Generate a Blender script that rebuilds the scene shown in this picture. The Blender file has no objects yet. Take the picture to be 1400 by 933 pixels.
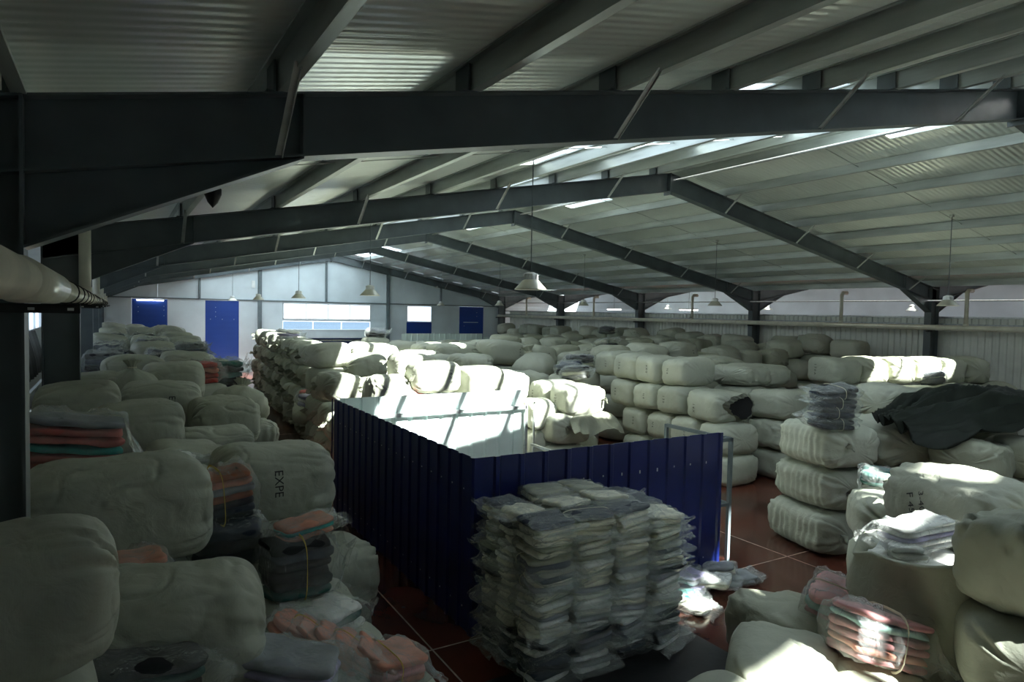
import bpy, bmesh, math, random
from mathutils import Vector, Matrix, noise
from mathutils.bvhtree import BVHTree

SC = bpy.context.scene
COL = SC.collection
R = math.radians
PI = math.pi

# ------------------------------------------------------------------ camera
YAW, PITCH, ROLL = 0.5396, 0.0415, 0.0203
CAMZ = 3.6
cam_d = bpy.data.cameras.new('camera')
cam = bpy.data.objects.new('camera', cam_d)
COL.objects.link(cam)
fw = Vector((math.sin(YAW) * math.cos(PITCH), math.cos(YAW) * math.cos(PITCH), -math.sin(PITCH)))
rt = Vector((math.cos(YAW), -math.sin(YAW), 0))
up = rt.cross(fw)
rt2 = rt * math.cos(ROLL) + up * math.sin(ROLL)
up2 = up * math.cos(ROLL) - rt * math.sin(ROLL)
m = Matrix((rt2, up2, -fw)).transposed().to_4x4()
m.translation = (0, 0, CAMZ)
cam.matrix_world = m
cam_d.sensor_width = 36
cam_d.lens = 910.2 / 1400 * 36
cam_d.clip_start = 0.05
cam_d.clip_end = 300
SC.camera = cam

# ------------------------------------------------------------------ sky, sun, exposure
w = bpy.data.worlds.new('sky')
SC.world = w
w.use_nodes = True
bgn = w.node_tree.nodes['Background']
bgn.inputs[0].default_value = (0.78, 0.88, 1.0, 1)
bgn.inputs[1].default_value = 1.7
SUN = Vector((0.42, -1.2, 1.0)).normalized()          # towards the sun
sd = bpy.data.lights.new('sun', 'SUN')
sd.energy = 36
sd.angle = R(1.2)
sd.color = (1.0, 0.98, 0.93)
so = bpy.data.objects.new('sun', sd)
COL.objects.link(so)
so.rotation_euler = SUN.to_track_quat('Z', 'Y').to_euler()
so.location = SUN * 60
vs = SC.view_settings
vs.view_transform = 'Standard'
vs.look = 'None'
vs.gamma = 1
vs.use_curve_mapping = False
vs.exposure = 0.8
SC.cycles.transparent_max_bounces = 32
SC.cycles.max_bounces = 16
SC.cycles.diffuse_bounces = 8

# ------------------------------------------------------------------ materials
def newmat(name):
    mt = bpy.data.materials.new(name)
    mt.use_nodes = True
    nt = mt.node_tree
    return mt, nt, nt.nodes['Principled BSDF']

def mat(name, col, rough=.6, metal=0., var=0., vscale=3., bump=0., bscale=40., bdist=.01, spec=.5, coat=0., stretch=None, wear=None):
    mt, nt, b = newmat(name)
    b.inputs['Base Color'].default_value = (*col, 1)
    b.inputs['Roughness'].default_value = rough
    b.inputs['Metallic'].default_value = metal
    b.inputs['Specular IOR Level'].default_value = spec
    b.inputs['Coat Weight'].default_value = coat
    tc = nt.nodes.new('ShaderNodeTexCoord')
    src = tc.outputs['Object']
    if stretch:
        mp = nt.nodes.new('ShaderNodeMapping')
        mp.inputs['Scale'].default_value = stretch
        nt.links.new(src, mp.inputs[0])
        src = mp.outputs[0]
    if var:
        n = nt.nodes.new('ShaderNodeTexNoise')
        n.inputs['Scale'].default_value = vscale
        n.inputs['Detail'].default_value = 5
        nt.links.new(src, n.inputs['Vector'])
        cr = nt.nodes.new('ShaderNodeValToRGB')
        d = [max(0, c * (1 - var)) for c in (wear or col)] if not wear else list(wear)
        l = [min(1, c * (1 + var)) for c in col]
        cr.color_ramp.elements[0].position = .3
        cr.color_ramp.elements[1].position = .7
        cr.color_ramp.elements[0].color = (*d, 1)
        cr.color_ramp.elements[1].color = (*l, 1)
        nt.links.new(n.outputs[0], cr.inputs[0])
        nt.links.new(cr.outputs[0], b.inputs['Base Color'])
    if bump:
        n = nt.nodes.new('ShaderNodeTexNoise')
        n.inputs['Scale'].default_value = bscale
        n.inputs['Detail'].default_value = 4
        nt.links.new(src, n.inputs['Vector'])
        bp = nt.nodes.new('ShaderNodeBump')
        bp.inputs['Strength'].default_value = bump
        bp.inputs['Distance'].default_value = bdist
        nt.links.new(n.outputs[0], bp.inputs['Height'])
        nt.links.new(bp.outputs[0], b.inputs['Normal'])
    return mt

def woven(name, col, tint):
    """woven polypropylene wrap: slow tint, cloth folds and a fine weave relief"""
    mt, nt, b = newmat(name)
    b.inputs['Roughness'].default_value = .58
    b.inputs['Specular IOR Level'].default_value = .35
    tc = nt.nodes.new('ShaderNodeTexCoord')
    oi = nt.nodes.new('ShaderNodeObjectInfo')
    n = nt.nodes.new('ShaderNodeTexNoise')
    n.noise_dimensions = '4D'
    n.inputs['Scale'].default_value = 2.2
    n.inputs['Detail'].default_value = 6
    mm = nt.nodes.new('ShaderNodeMath')
    mm.operation = 'MULTIPLY'
    mm.inputs[1].default_value = 40
    nt.links.new(oi.outputs['Random'], mm.inputs[0])
    nt.links.new(mm.outputs[0], n.inputs['W'])
    nt.links.new(tc.outputs['Object'], n.inputs['Vector'])
    cr = nt.nodes.new('ShaderNodeValToRGB')
    cr.color_ramp.elements[0].position = .32
    cr.color_ramp.elements[1].position = .62
    cr.color_ramp.elements[0].color = (*tint, 1)
    cr.color_ramp.elements[1].color = (*col, 1)
    nt.links.new(n.outputs[0], cr.inputs[0])
    hs = nt.nodes.new('ShaderNodeHueSaturation')
    mr = nt.nodes.new('ShaderNodeMapRange')
    mr.inputs[3].default_value = .82
    mr.inputs[4].default_value = 1.08
    nt.links.new(oi.outputs['Random'], mr.inputs[0])
    nt.links.new(mr.outputs[0], hs.inputs['Value'])
    nt.links.new(cr.outputs[0], hs.inputs['Color'])
    nt.links.new(hs.outputs[0], b.inputs['Base Color'])
    # folds
    n2 = nt.nodes.new('ShaderNodeTexNoise')
    n2.noise_dimensions = '4D'
    n2.inputs['Scale'].default_value = 6
    n2.inputs['Detail'].default_value = 5
    n2.inputs['Distortion'].default_value = .8
    nt.links.new(mm.outputs[0], n2.inputs['W'])
    nt.links.new(tc.outputs['Object'], n2.inputs['Vector'])
    bp = nt.nodes.new('ShaderNodeBump')
    bp.inputs['Strength'].default_value = .45
    bp.inputs['Distance'].default_value = .04
    nt.links.new(n2.outputs[0], bp.inputs['Height'])
    wv = nt.nodes.new('ShaderNodeTexWave')
    wv.inputs['Scale'].default_value = 60
    wv.inputs['Distortion'].default_value = 1.5
    nt.links.new(tc.outputs['Object'], wv.inputs['Vector'])
    bp2 = nt.nodes.new('ShaderNodeBump')
    bp2.inputs['Strength'].default_value = .12
    bp2.inputs['Distance'].default_value = .002
    nt.links.new(wv.outputs[1], bp2.inputs['Height'])
    nt.links.new(bp.outputs[0], bp2.inputs['Normal'])
    nt.links.new(bp2.outputs[0], b.inputs['Normal'])
    return mt

def film(name, tint, alpha=.30, rough=.12):
    """clear polythene film: mostly see-through with glossy creases"""
    mt = bpy.data.materials.new(name)
    mt.use_nodes = True
    nt = mt.node_tree
    for n in list(nt.nodes):
        nt.nodes.remove(n)
    out = nt.nodes.new('ShaderNodeOutputMaterial')
    tr = nt.nodes.new('ShaderNodeBsdfTransparent')
    tr.inputs[0].default_value = (.99, .995, .99, 1)
    pb = nt.nodes.new('ShaderNodeBsdfPrincipled')
    pb.inputs['Base Color'].default_value = (*[c * .9 for c in tint], 1)
    pb.inputs['Roughness'].default_value = rough
    pb.inputs['Specular IOR Level'].default_value = 1.0
    tc = nt.nodes.new('ShaderNodeTexCoord')
    n2 = nt.nodes.new('ShaderNodeTexNoise')
    n2.inputs['Scale'].default_value = 11
    n2.inputs['Detail'].default_value = 4
    n2.inputs['Distortion'].default_value = 1.2
    nt.links.new(tc.outputs['Object'], n2.inputs['Vector'])
    bp = nt.nodes.new('ShaderNodeBump')
    bp.inputs['Strength'].default_value = 1.0
    bp.inputs['Distance'].default_value = .06
    nt.links.new(n2.outputs[0], bp.inputs['Height'])
    nt.links.new(bp.outputs[0], pb.inputs['Normal'])
    mx = nt.nodes.new('ShaderNodeMixShader')
    lw = nt.nodes.new('ShaderNodeLayerWeight')
    lw.inputs[0].default_value = .3
    nt.links.new(bp.outputs[0], lw.inputs['Normal'])
    pw = nt.nodes.new('ShaderNodeMath')
    pw.operation = 'POWER'
    pw.inputs[1].default_value = 2.0
    nt.links.new(lw.outputs['Facing'], pw.inputs[0])
    ad = nt.nodes.new('ShaderNodeMath')
    ad.operation = 'MULTIPLY_ADD'
    ad.use_clamp = True
    ad.inputs[1].default_value = .5
    ad.inputs[2].default_value = alpha
    nt.links.new(pw.outputs[0], ad.inputs[0])
    nt.links.new(ad.outputs[0], mx.inputs[0])
    nt.links.new(tr.outputs[0], mx.inputs[1])
    nt.links.new(pb.outputs[0], mx.inputs[2])
    nt.links.new(mx.outputs[0], out.inputs[0])
    return mt

def glazing(name, tint, gloss=.08):
    mt = bpy.data.materials.new(name)
    mt.use_nodes = True
    nt = mt.node_tree
    for n in list(nt.nodes):
        nt.nodes.remove(n)
    out = nt.nodes.new('ShaderNodeOutputMaterial')
    tr = nt.nodes.new('ShaderNodeBsdfTransparent')
    tr.inputs[0].default_value = (*tint, 1)
    gl = nt.nodes.new('ShaderNodeBsdfGlossy')
    gl.inputs['Roughness'].default_value = .05
    mx = nt.nodes.new('ShaderNodeMixShader')
    mx.inputs[0].default_value = gloss
    nt.links.new(tr.outputs[0], mx.inputs[1])
    nt.links.new(gl.outputs[0], mx.inputs[2])
    nt.links.new(mx.outputs[0], out.inputs[0])
    return mt

def ribbed(name, col, rough, metal, axis, period, strength, dist=.02, spec=.5):
    """painted sheet with fine pressed ribs running across `axis`"""
    mt, nt, b = newmat(name)
    b.inputs['Roughness'].default_value = rough
    b.inputs['Metallic'].default_value = metal
    b.inputs['Specular IOR Level'].default_value = spec
    tc = nt.nodes.new('ShaderNodeTexCoord')
    wv = nt.nodes.new('ShaderNodeTexWave')
    wv.bands_direction = axis
    wv.wave_profile = 'SIN'
    wv.inputs['Scale'].default_value = 2 * PI / period / 20
    wv.inputs['Distortion'].default_value = .15
    nt.links.new(tc.outputs['Object'], wv.inputs['Vector'])
    n = nt.nodes.new('ShaderNodeTexNoise')
    n.inputs['Scale'].default_value = .7
    n.inputs['Detail'].default_value = 5
    nt.links.new(tc.outputs['Object'], n.inputs['Vector'])
    cr = nt.nodes.new('ShaderNodeValToRGB')
    cr.color_ramp.elements[0].position = .35
    cr.color_ramp.elements[1].position = .65
    cr.color_ramp.elements[0].color = (*[c * .84 for c in col], 1)
    cr.color_ramp.elements[1].color = (*col, 1)
    nt.links.new(n.outputs[0], cr.inputs[0])
    nt.links.new(cr.outputs[0], b.inputs['Base Color'])
    bp = nt.nodes.new('ShaderNodeBump')
    bp.inputs['Strength'].default_value = strength
    bp.inputs['Distance'].default_value = dist
    nt.links.new(wv.outputs[1], bp.inputs['Height'])
    nt.links.new(bp.outputs[0], b.inputs['Normal'])
    return mt

M = {}
M['steel'] = mat('painted dark steel', (.11, .134, .142), .46, 0, .18, 2.2, .05, 60, .002)
M['brace'] = mat('galvanised angle', (.5, .53, .52), .45, .4, .15, 9)
M['purlin'] = mat('galvanised purlin', (.46, .50, .485), .42, .4, .25, 5, stretch=(1, .15, 1))
M['roof'] = ribbed('white roof sheet underside', (.78, .84, .80), .28, .2, 'Y', .11, .5, .012)
M['skylight'] = glazing('clear roof light', (.92, .95, .95))
def frosted(name, tint):
    mt = bpy.data.materials.new(name)
    mt.use_nodes = True
    nt = mt.node_tree
    for n in list(nt.nodes):
        nt.nodes.remove(n)
    out = nt.nodes.new('ShaderNodeOutputMaterial')
    tr = nt.nodes.new('ShaderNodeBsdfTranslucent')
    tr.inputs[0].default_value = (*tint, 1)
    df = nt.nodes.new('ShaderNodeBsdfDiffuse')
    df.inputs[0].default_value = (.7, .75, .75, 1)
    mx = nt.nodes.new('ShaderNodeMixShader')
    mx.inputs[0].default_value = .35
    nt.links.new(tr.outputs[0], mx.inputs[1])
    nt.links.new(df.outputs[0], mx.inputs[2])
    nt.links.new(mx.outputs[0], out.inputs[0])
    return mt
M['frosted'] = frosted('added milky roof light', (.66, .72, .76))  # sheet of the added roof panels that serve as soft fill light
M['paleglass'] = glazing('pale blue translucent sheet', (.48, .56, .62), .1)
M['glass'] = glazing('window glass', (.95, .98, 1.0), .05)
M['floor'] = mat('red epoxy floor', (.115, .03, .018), .17, 0, .3, .8, .04, 3, .01, spec=.6, wear=(.055, .022, .016))
M['joint'] = mat('floor joint filler', (.42, .33, .27), .6, 0, .3, 8)
M['matting'] = mat('black floor sheeting', (.012, .013, .014), .42, 0, .3, 3, .2, 12, .01)
M['gable'] = ribbed('pale blue wall panel', (.64, .72, .75), .5, 0, 'X', .4, .12, .004)
M['gablecol'] = mat('wall post', (.12, .15, .16), .5, 0, .15, 4)
M['bluedoor'] = ribbed('blue sheet door', (.012, .055, .30), .4, 0, 'Z', .3, .25, .01)
M['blueout'] = mat('blue coated sheet', (.006, .014, .11), .36, 0, .18, 3, .03, 5, .01)
M['whitein'] = mat('white coated sheet', (.66, .76, .74), .38, 0, .06, 2)
M['galv'] = mat('galvanised tube', (.42, .45, .45), .38, .5, .2, 14)
M['screw'] = mat('bright screw head', (.8, .8, .8), .3, .8)
M['pvc'] = mat('cream plastic pipe', (.72, .70, .57), .3, 0, .12, 3, spec=.5)
M['pvcwhite'] = mat('white plastic pipe', (.66, .66, .57), .35, 0, .08, 3)
M['black'] = mat('black plastic', (.012, .012, .013), .45, 0, .2, 8)
M['lampshade'] = mat('aluminium lampshade', (.55, .54, .46), .35, .4, .1, 6)
M['lampcase'] = mat('lamp gear case', (.75, .76, .74), .4, .2, .05, 6)
M['partition'] = mat('corrugated partition sheet', (.70, .72, .66), .5, .1, .15, 1.2)
M['whitewall'] = mat('white side wall', (.62, .65, .66), .6, 0, .08, 1)
M['bale'] = woven('white woven wrap', (.47, .485, .395), (.40, .415, .335))
M['bale2'] = woven('cream woven wrap', (.43, .44, .345), (.36, .37, .28))
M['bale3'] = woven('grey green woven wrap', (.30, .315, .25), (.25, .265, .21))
M['mouth'] = mat('black cloth inside', (.008, .008, .009), .8)
M['ink'] = mat('black marker ink', (.018, .018, .02), .6)
M['film'] = film('clear polythene', (.82, .86, .83), .13, .12)
M['filmdusty'] = film('cloudy polythene', (.72, .76, .74), .22, .22)
M['string'] = mat('pale string', (.7, .66, .5), .7)
M['yellowstring'] = mat('yellow string', (.6, .45, .08), .7)
M['tarp'] = mat('dark green tarpaulin cloth', (.026, .036, .026), .55, 0, .3, 3, .3, 18, .01)
CLOTH = {
    'cream': (.68, .66, .54), 'olive': (.30, .30, .22), 'navy': (.02, .027, .045), 'black': (.014, .015, .017),
    'white': (.78, .78, .75), 'peach': (.55, .24, .17), 'pink': (.55, .27, .27), 'red': (.45, .06, .05),
    'teal': (.03, .10, .085), 'lilac': (.42, .38, .58), 'grey': (.26, .27, .30), 'mint': (.35, .52, .47), 'plaid': (.50, .14, .12),
    'tealpatch': (.03, .30, .28), 'rust': (.30, .10, .05), 'purple': (.20, .17, .28)}
for k, c in CLOTH.items():
    M['c_' + k] = mat(k + ' folded cloth', c, .8, 0, .25, 7, .4, 25, .01, spec=.2)

# ------------------------------------------------------------------ builders
def link(o, parent=None):
    COL.objects.link(o)
    if parent is not None:
        o.parent = parent
    return o

def mesh_obj(name, bm, mt, parent=None, smooth=False):
    me = bpy.data.meshes.new(name)
    bm.normal_update()
    bm.to_mesh(me)
    bm.free()
    if smooth:
        me.polygons.foreach_set('use_smooth', [True] * len(me.polygons))
    for x in (mt if isinstance(mt, (list, tuple)) else [mt]):
        me.materials.append(M[x])
    o = bpy.data.objects.new(name, me)
    return link(o, parent)

def empty(name, loc=(0, 0, 0), rz=0):
    o = bpy.data.objects.new(name, None)
    o.empty_display_size = .1
    o.location = loc
    o.rotation_euler = (0, 0, rz)
    return link(o)

def tag(o, label=None, cat=None, group=None, kind=None):
    if label: o['label'] = label
    if cat: o['category'] = cat
    if group: o['group'] = group
    if kind: o['kind'] = kind
    return o

def struct(o, label=None, cat=None):
    o['kind'] = 'structure'
    if label: o['label'] = label
    if cat: o['category'] = cat
    return o

def place(name, me, parent=None, loc=(0, 0, 0), rot=(0, 0, 0), scale=(1, 1, 1)):
    o = bpy.data.objects.new(name, me)
    o.location = loc
    o.rotation_euler = rot
    o.scale = scale
    return link(o, parent)

def box(bm, x0, x1, y0, y1, z0, z1, mi=0):
    v = [bm.verts.new((x, y, z)) for z in (z0, z1) for y in (y0, y1) for x in (x0, x1)]
    for f in ((0, 2, 3, 1), (4, 5, 7, 6), (0, 1, 5, 4), (2, 6, 7, 3), (0, 4, 6, 2), (1, 3, 7, 5)):
        bm.faces.new([v[i] for i in f]).material_index = mi
    return v

def bar(bm, a, b, w, h, upv=(0, 0, 1)):
    """rectangular bar from a to b"""
    a, b = Vector(a), Vector(b)
    d = (b - a).normalized()
    s = d.cross(Vector(upv))
    if s.length < 1e-4:
        s = d.cross(Vector((1, 0, 0)))
    s.normalize()
    u = s.cross(d).normalized()
    v = []
    for p in (a, b):
        for i, j in ((-1, -1), (1, -1), (1, 1), (-1, 1)):
            v.append(bm.verts.new(p + s * (i * w / 2) + u * (j * h / 2)))
    for f in ((0, 1, 2, 3), (7, 6, 5, 4), (0, 4, 5, 1), (1, 5, 6, 2), (2, 6, 7, 3), (3, 7, 4, 0)):
        bm.faces.new([v[i] for i in f])

def prism(bm, prof, y0, y1):
    """(x,z) outline extruded along Y"""
    a = [bm.verts.new((x, y0, z)) for x, z in prof]
    b = [bm.verts.new((x, y1, z)) for x, z in prof]
    n = len(prof)
    bm.faces.new(a)
    bm.faces.new(b[::-1])
    for i in range(n):
        bm.faces.new((a[(i + 1) % n], a[i], b[i], b[(i + 1) % n]))

def tube(bm, pts, r, seg=10, cap=True):
    rings = []
    pts = [Vector(p) for p in pts]
    rr = r if isinstance(r, (list, tuple)) else [r] * len(pts)
    for i, p in enumerate(pts):
        d = (pts[min(i + 1, len(pts) - 1)] - pts[max(i - 1, 0)]).normalized()
        s = d.cross(Vector((0, 0, 1)))
        if s.length < 1e-3:
            s = Vector((1, 0, 0))
        s.normalize()
        u = s.cross(d)
        rings.append([bm.verts.new(p + (s * math.cos(2 * PI * k / seg) + u * math.sin(2 * PI * k / seg)) * rr[i]) for k in range(seg)])
    for a, b in zip(rings, rings[1:]):
        for k in range(seg):
            bm.faces.new((a[k], a[(k + 1) % seg], b[(k + 1) % seg], b[k]))
    if cap:
        bm.faces.new(rings[0][::-1])
        bm.faces.new(rings[-1])

def lathe(bm, prof, seg=20, c=(0, 0, 0)):
    rings = [[bm.verts.new((c[0] + r * math.cos(2 * PI * k / seg), c[1] + r * math.sin(2 * PI * k / seg), c[2] + z)) for k in range(seg)] for r, z in prof]
    for a, b in zip(rings, rings[1:]):
        for k in range(seg):
            bm.faces.new((a[k], a[(k + 1) % seg], b[(k + 1) % seg], b[k]))

# ================================================================== THE BUILDING
XC, HALF = 11.10, 11.52            # ridge line, ridge to inner column face
ZA, SL = 6.93, 0.19                # rafter top at ridge, roof slope
XL, XR = XC - HALF, XC + HALF
Y1, BAY = 4.61, 7.0
FY = [Y1 + BAY * i for i in range(-1, 6)]
YN, YF = -4.95, 39.85

def ztop(x):
    return ZA - SL * abs(x - XC)

# ------------------------------------------------------------------ floor
bm = bmesh.new()
box(bm, -3, 36, YN - .3, YF + .3, -.2, 0)
fl = struct(mesh_obj('floor', bm, 'floor'), 'glossy dark red painted concrete floor', 'floor')
bm = bmesh.new()
for xx in (2.9, 8.75, 14.6):
    box(bm, xx - .008, xx + .008, YN, YF, -.002, .0025)
for yy in (6.36, 13.0, 19.6, 26.2):
    box(bm, -2.2, 22.6, yy - .008, yy + .008, -.002, .0025)
mesh_obj('floor_joint', bm, 'joint', fl)
bm = bmesh.new()
for (a, b, c, d) in ((2.6, 5.65, 3.6, 5.55),):
    box(bm, a, b, c, d, .001, .005)
tag(mesh_obj('floor_sheet', bm, 'matting'), 'black plastic sheet spread on the floor under the bagged garments', 'floor sheet')

# ------------------------------------------------------------------ steel frames
def rafter_bm(s):
    """I-section rafter from column to ridge; s=-1 left slope, +1 right slope"""
    bm = bmesh.new()
    xo = XC + s * (HALF + .46)
    xi = XC + s * .012
    d = .42
    t = .014
    def sheet(x0, x1, f0, f1, w):
        # slab between heights f0(x) and f1(x)
        prof = [(x0, f0(x0)), (x1, f0(x1)), (x1, f1(x1)), (x0, f1(x0))]
        if s > 0:
            prof = prof[::-1]
        prism(bm, prof, -w / 2, w / 2)
    sheet(xo, xi, lambda x: ztop(x) - d + t, lambda x: ztop(x) - t, .012)
    sheet(xo, xi, lambda x: ztop(x) - t, ztop, .2)
    sheet(xo, xi, lambda x: ztop(x) - d, lambda x: ztop(x) - d + t, .2)
    bmesh.ops.recalc_face_normals(bm, faces=bm.faces[:])
    return bm

HB = 3.92                                   # underside of haunch at the column
def haunch_bm(s):
    bm = bmesh.new()
    xa = XC + s * HALF
    xb = XC + s * (HALF - 1.5)
    za, zb = HB, ztop(xb) - .42
    ua, ub = ztop(xa) - .42, ztop(xb) - .42
    pr = [(xa, za), (xb, zb), (xb, ub + .001), (xa, ua)]
    prism(bm, pr, -.006, .006)
    pr = [(xa, za - .016), (xb, zb - .016), (xb, zb), (xa, za)]
    prism(bm, pr, -.1, .1)
    bmesh.ops.recalc_face_normals(bm, faces=bm.faces[:])
    return bm

def column_bm(s, mirror_haunch=False):
    bm = bmesh.new()
    xa = XC + s * HALF
    xb = XC + s * (HALF + .46)
    zt = ztop(xa) + .0
    for x0, x1, w in ((xa, xa + s * .016, .22), (xb - s * .016, xb, .22), (xa, xb, .012)):
        box(bm, min(x0, x1), max(x0, x1), -w / 2, w / 2, 0, zt)
    box(bm, min(xa, xb) - .08, max(xa, xb) + .08, -.2, .2, 0, .025)
    bmesh.ops.recalc_face_normals(bm, faces=bm.faces[:])
    return bm

PX = [XC - .45 - 1.39 * k for k in range(9)]           # purlin lines on the left slope
PXL = [x for x in PX if x > XL - .6]
PXR = [2 * XC - x for x in PXL]

rafL = rafter_bm(-1); rafR = rafter_bm(1)
def to_mesh(name, bm, mt, smooth=False):
    me = bpy.data.meshes.new(name)
    bm.normal_update()
    bm.to_mesh(me)
    bm.free()
    for x in (mt if isinstance(mt, (list, tuple)) else [mt]):
        me.materials.append(M[x])
    if smooth:
        me.polygons.foreach_set('use_smooth', [True] * len(me.polygons))
    return me

ME = {}
ME['rafL'] = to_mesh('rafter', rafL, 'steel')
ME['rafR'] = to_mesh('rafter', rafR, 'steel')
ME['hauL'] = to_mesh('haunch', haunch_bm(-1), 'steel')
ME['hauR'] = to_mesh('haunch', haunch_bm(1), 'steel')
ME['colL'] = to_mesh('column', column_bm(-1), 'steel')
ME['colR'] = to_mesh('column', column_bm(1), 'steel')
bm = bmesh.new()
box(bm, -.016, .016, -.11, .11, ZA - .50, ZA + .0)
ME['endplate'] = to_mesh('end_plate', bm, 'steel')
bm = bmesh.new()
box(bm, -.005, .005, -.095, .095, 0, .39)
ME['stiff'] = to_mesh('stiffener', bm, 'steel')
bm = bmesh.new()
box(bm, -.008, .008, -.11, .11, 0, .2)
box(bm, -.05, .008, -.11, .11, 0, .008)
ME['cleat'] = to_mesh('purlin_cleat', bm, 'steel')
# neighbour bay half: haunch + rafter going the other way from the right hand columns
def nb_bm():
    bm = bmesh.new()
    x0 = XR + .46
    z0 = ztop(XR) + .0
    f = lambda x: z0 + SL * (x - x0)
    x1 = x0 + 11.0
    t = .014
    for lo, hi, wd in ((lambda x: f(x) - .42, f, .012), (lambda x: f(x) - t, f, .2), (lambda x: f(x) - .42 - t, lambda x: f(x) - .42, .2)):
        prism(bm, [(x0, lo(x0)), (x1, lo(x1)), (x1, hi(x1)), (x0, hi(x0))][::-1], -wd / 2, wd / 2)
    xb = x0 + 1.5
    prism(bm, [(x0, HB), (xb, f(xb) - .42), (x0, f(x0) - .42)][::-1], -.006, .006)
    prism(bm, [(x0, HB - .016), (xb, f(xb) - .436), (xb, f(xb) - .42), (x0, HB)][::-1], -.1, .1)
    bmesh.ops.recalc_face_normals(bm, faces=bm.faces[:])
    return bm
ME['nbraf'] = to_mesh('neighbour_rafter', nb_bm(), 'steel')

FL = ['the one nearest the rear shutter door', 'its broad beam crossing the whole ceiling', 'the next one beyond the broad beam',
      'second beyond the broad beam', 'third beyond the broad beam', 'last before the pale end wall', 'standing against the pale end wall']
for i, y in enumerate(FY):
    fr = empty('steel_frame', (0, y, 0))
    struct(fr, 'dark steel portal frame, ' + FL[i], 'steel frame')
    fr['group'] = 'steel portal frames of the hall'
    place('column', ME['colL'], fr)
    place('column', ME['colR'], fr)
    place('rafter', ME['rafL'], fr)
    place('rafter', ME['rafR'], fr)
    place('haunch', ME['hauL'], fr)
    place('haunch', ME['hauR'], fr)
    place('end_plate', ME['endplate'], fr, (XC, 0, 0))
    place('neighbour_rafter', ME['nbraf'], fr)
    for s in (-1, 1):
        x = XC + s * (HALF - 1.5)
        place('stiffener', ME['stiff'], fr, (x, 0, ztop(x) - .405))
    for x in PXL + PXR:
        place('purlin_cleat', ME['cleat'], fr, (x - .03 * (1 if x < XC else -1), 0, ztop(x) - .006))
    # fly braces: bottom flange up to a purlin, on the near side
    bl = [PXL[k] for k in (1, 3, 5, 7)]
    for x in bl + [2 * XC - q for q in bl]:
        bm = bmesh.new()
        dx = .0
        bar(bm, (x, -.09, ztop(x) - .41), (x + dx, -.62, ztop(x) + .03), .045, .006)
        bar(bm, (x + .02, -.09, ztop(x) - .41), (x + dx + .02, -.62, ztop(x) + .03), .006, .04)
        mesh_obj('fly_brace', bm, 'brace', fr)

# ------------------------------------------------------------------ purlins
def purlin_me(y0, y1):
    bm = bmesh.new()
    h, b, t = .2, .07, .004
    box(bm, -t, t, y0, y1, 0, h)
    box(bm, -b, 0, y0, y1, h - t, h)
    box(bm, 0, b, y0, y1, 0, t)
    box(bm, b - t, b, y0, y1, 0, .02)
    box(bm, -b, -b + t, y0, y1, h - .02, h)
    return to_mesh('purlin', bm, 'purlin')
pm = purlin_me(YN, YF)
def ordinal(k):
    return ('first', 'second', 'third', 'fourth', 'fifth', 'sixth', 'seventh', 'eighth', 'ninth', 'tenth')[k]
ceil = struct(empty('ceiling'), 'white ribbed metal roof lining on steel purlins with clear roof lights', 'ceiling')
for x in PXL + PXR:
    place('purlin', pm, ceil, (x, 0, ztop(x) + .004), (0, 0, 0), (1 if x < XC else -1, 1, 1))
for k in range(6):
    x = XR + .46 + .6 + 1.7 * k
    place('purlin', pm, ceil, (x, 0, ztop(XR) + SL * (x - XR - .46) + .004))

# ------------------------------------------------------------------ roof sheets and roof lights
RZ = .212
def roof_piece(x0, x1, y0, y1, th=.05, fn=None):
    bm = bmesh.new()
    f = fn or (lambda x: ztop(x) + RZ)
    prism(bm, [(x0, f(x0)), (x1, f(x1)), (x1, f(x1) + th), (x0, f(x0) + th)][::-1], y0, y1)
    bmesh.ops.recalc_face_normals(bm, faces=bm.faces[:])
    return bm
# roof lights: (x0,x1,y0,y1) strips, placed and sized to steer the sun patches
LIGHTS = []
def openings(k, y0):
    """clear strips for the sheet that starts at y0; returns list of (x0,x1)"""
    yc = y0 + .5
    res = []
    if -4.9 < yc < -4.0:
        res.append((5.6, 8.2))  # unseen strip behind the viewpoint, added to sunlight the bounce bales
    if -4.0 < yc < -3.0:
        res += [(5.6, 8.2), (8.5, XC - .05)]  # also unseen, added to drop sun on the near right bales
    if -3.0 < yc < -2.0:
        res.append((8.4, XC - .05))  # unseen, added for the sun on the open sack and big bale
    if -2.0 < yc < -1.0:
        res.append((10.1, XC - .05))  # unseen, added to sunlight the back of the big bale
    if -1.0 < yc < 2.0:
        res.append((6.9, XC - .05, 'frosted'))  # milky panels out of view, added as fill for the garment block
    if 5.0 < yc < 7.9:
        res += [(6.1, XC - .1)]
    elif 5.0 < yc < 8.9:
        res += [(6.1, 9.6)]
    if 5.0 < yc < 7.0:
        res += [(XC + .05, XC + 1.1), (17.8, 20.2)]  # the eave-side strip is out of view, added to sunlight the raised row
    if 9.1 < yc < 10.4:
        res += [(6.1, 6.4), (6.6, 7.75)]
    if 12 < yc < 16.6 or 19 < yc < 24.0 or 26 < yc < 31.0:
        res += [(6.55, 10.0)]
    if 15.4 < yc < 17.4 or 22.4 < yc < 24.4 or 29.4 < yc < 31.4:
        res += [(XC + .05, XC + 1.2)]
    if 33 < yc < 38.9:
        res += [(3.8, XC - .1, 'frosted'), (XC + .05, XC + 1.9, 'frosted')]  # milky panels added to brighten the end wall
    return res
y = YN
k = 0
rm = {}
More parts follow.
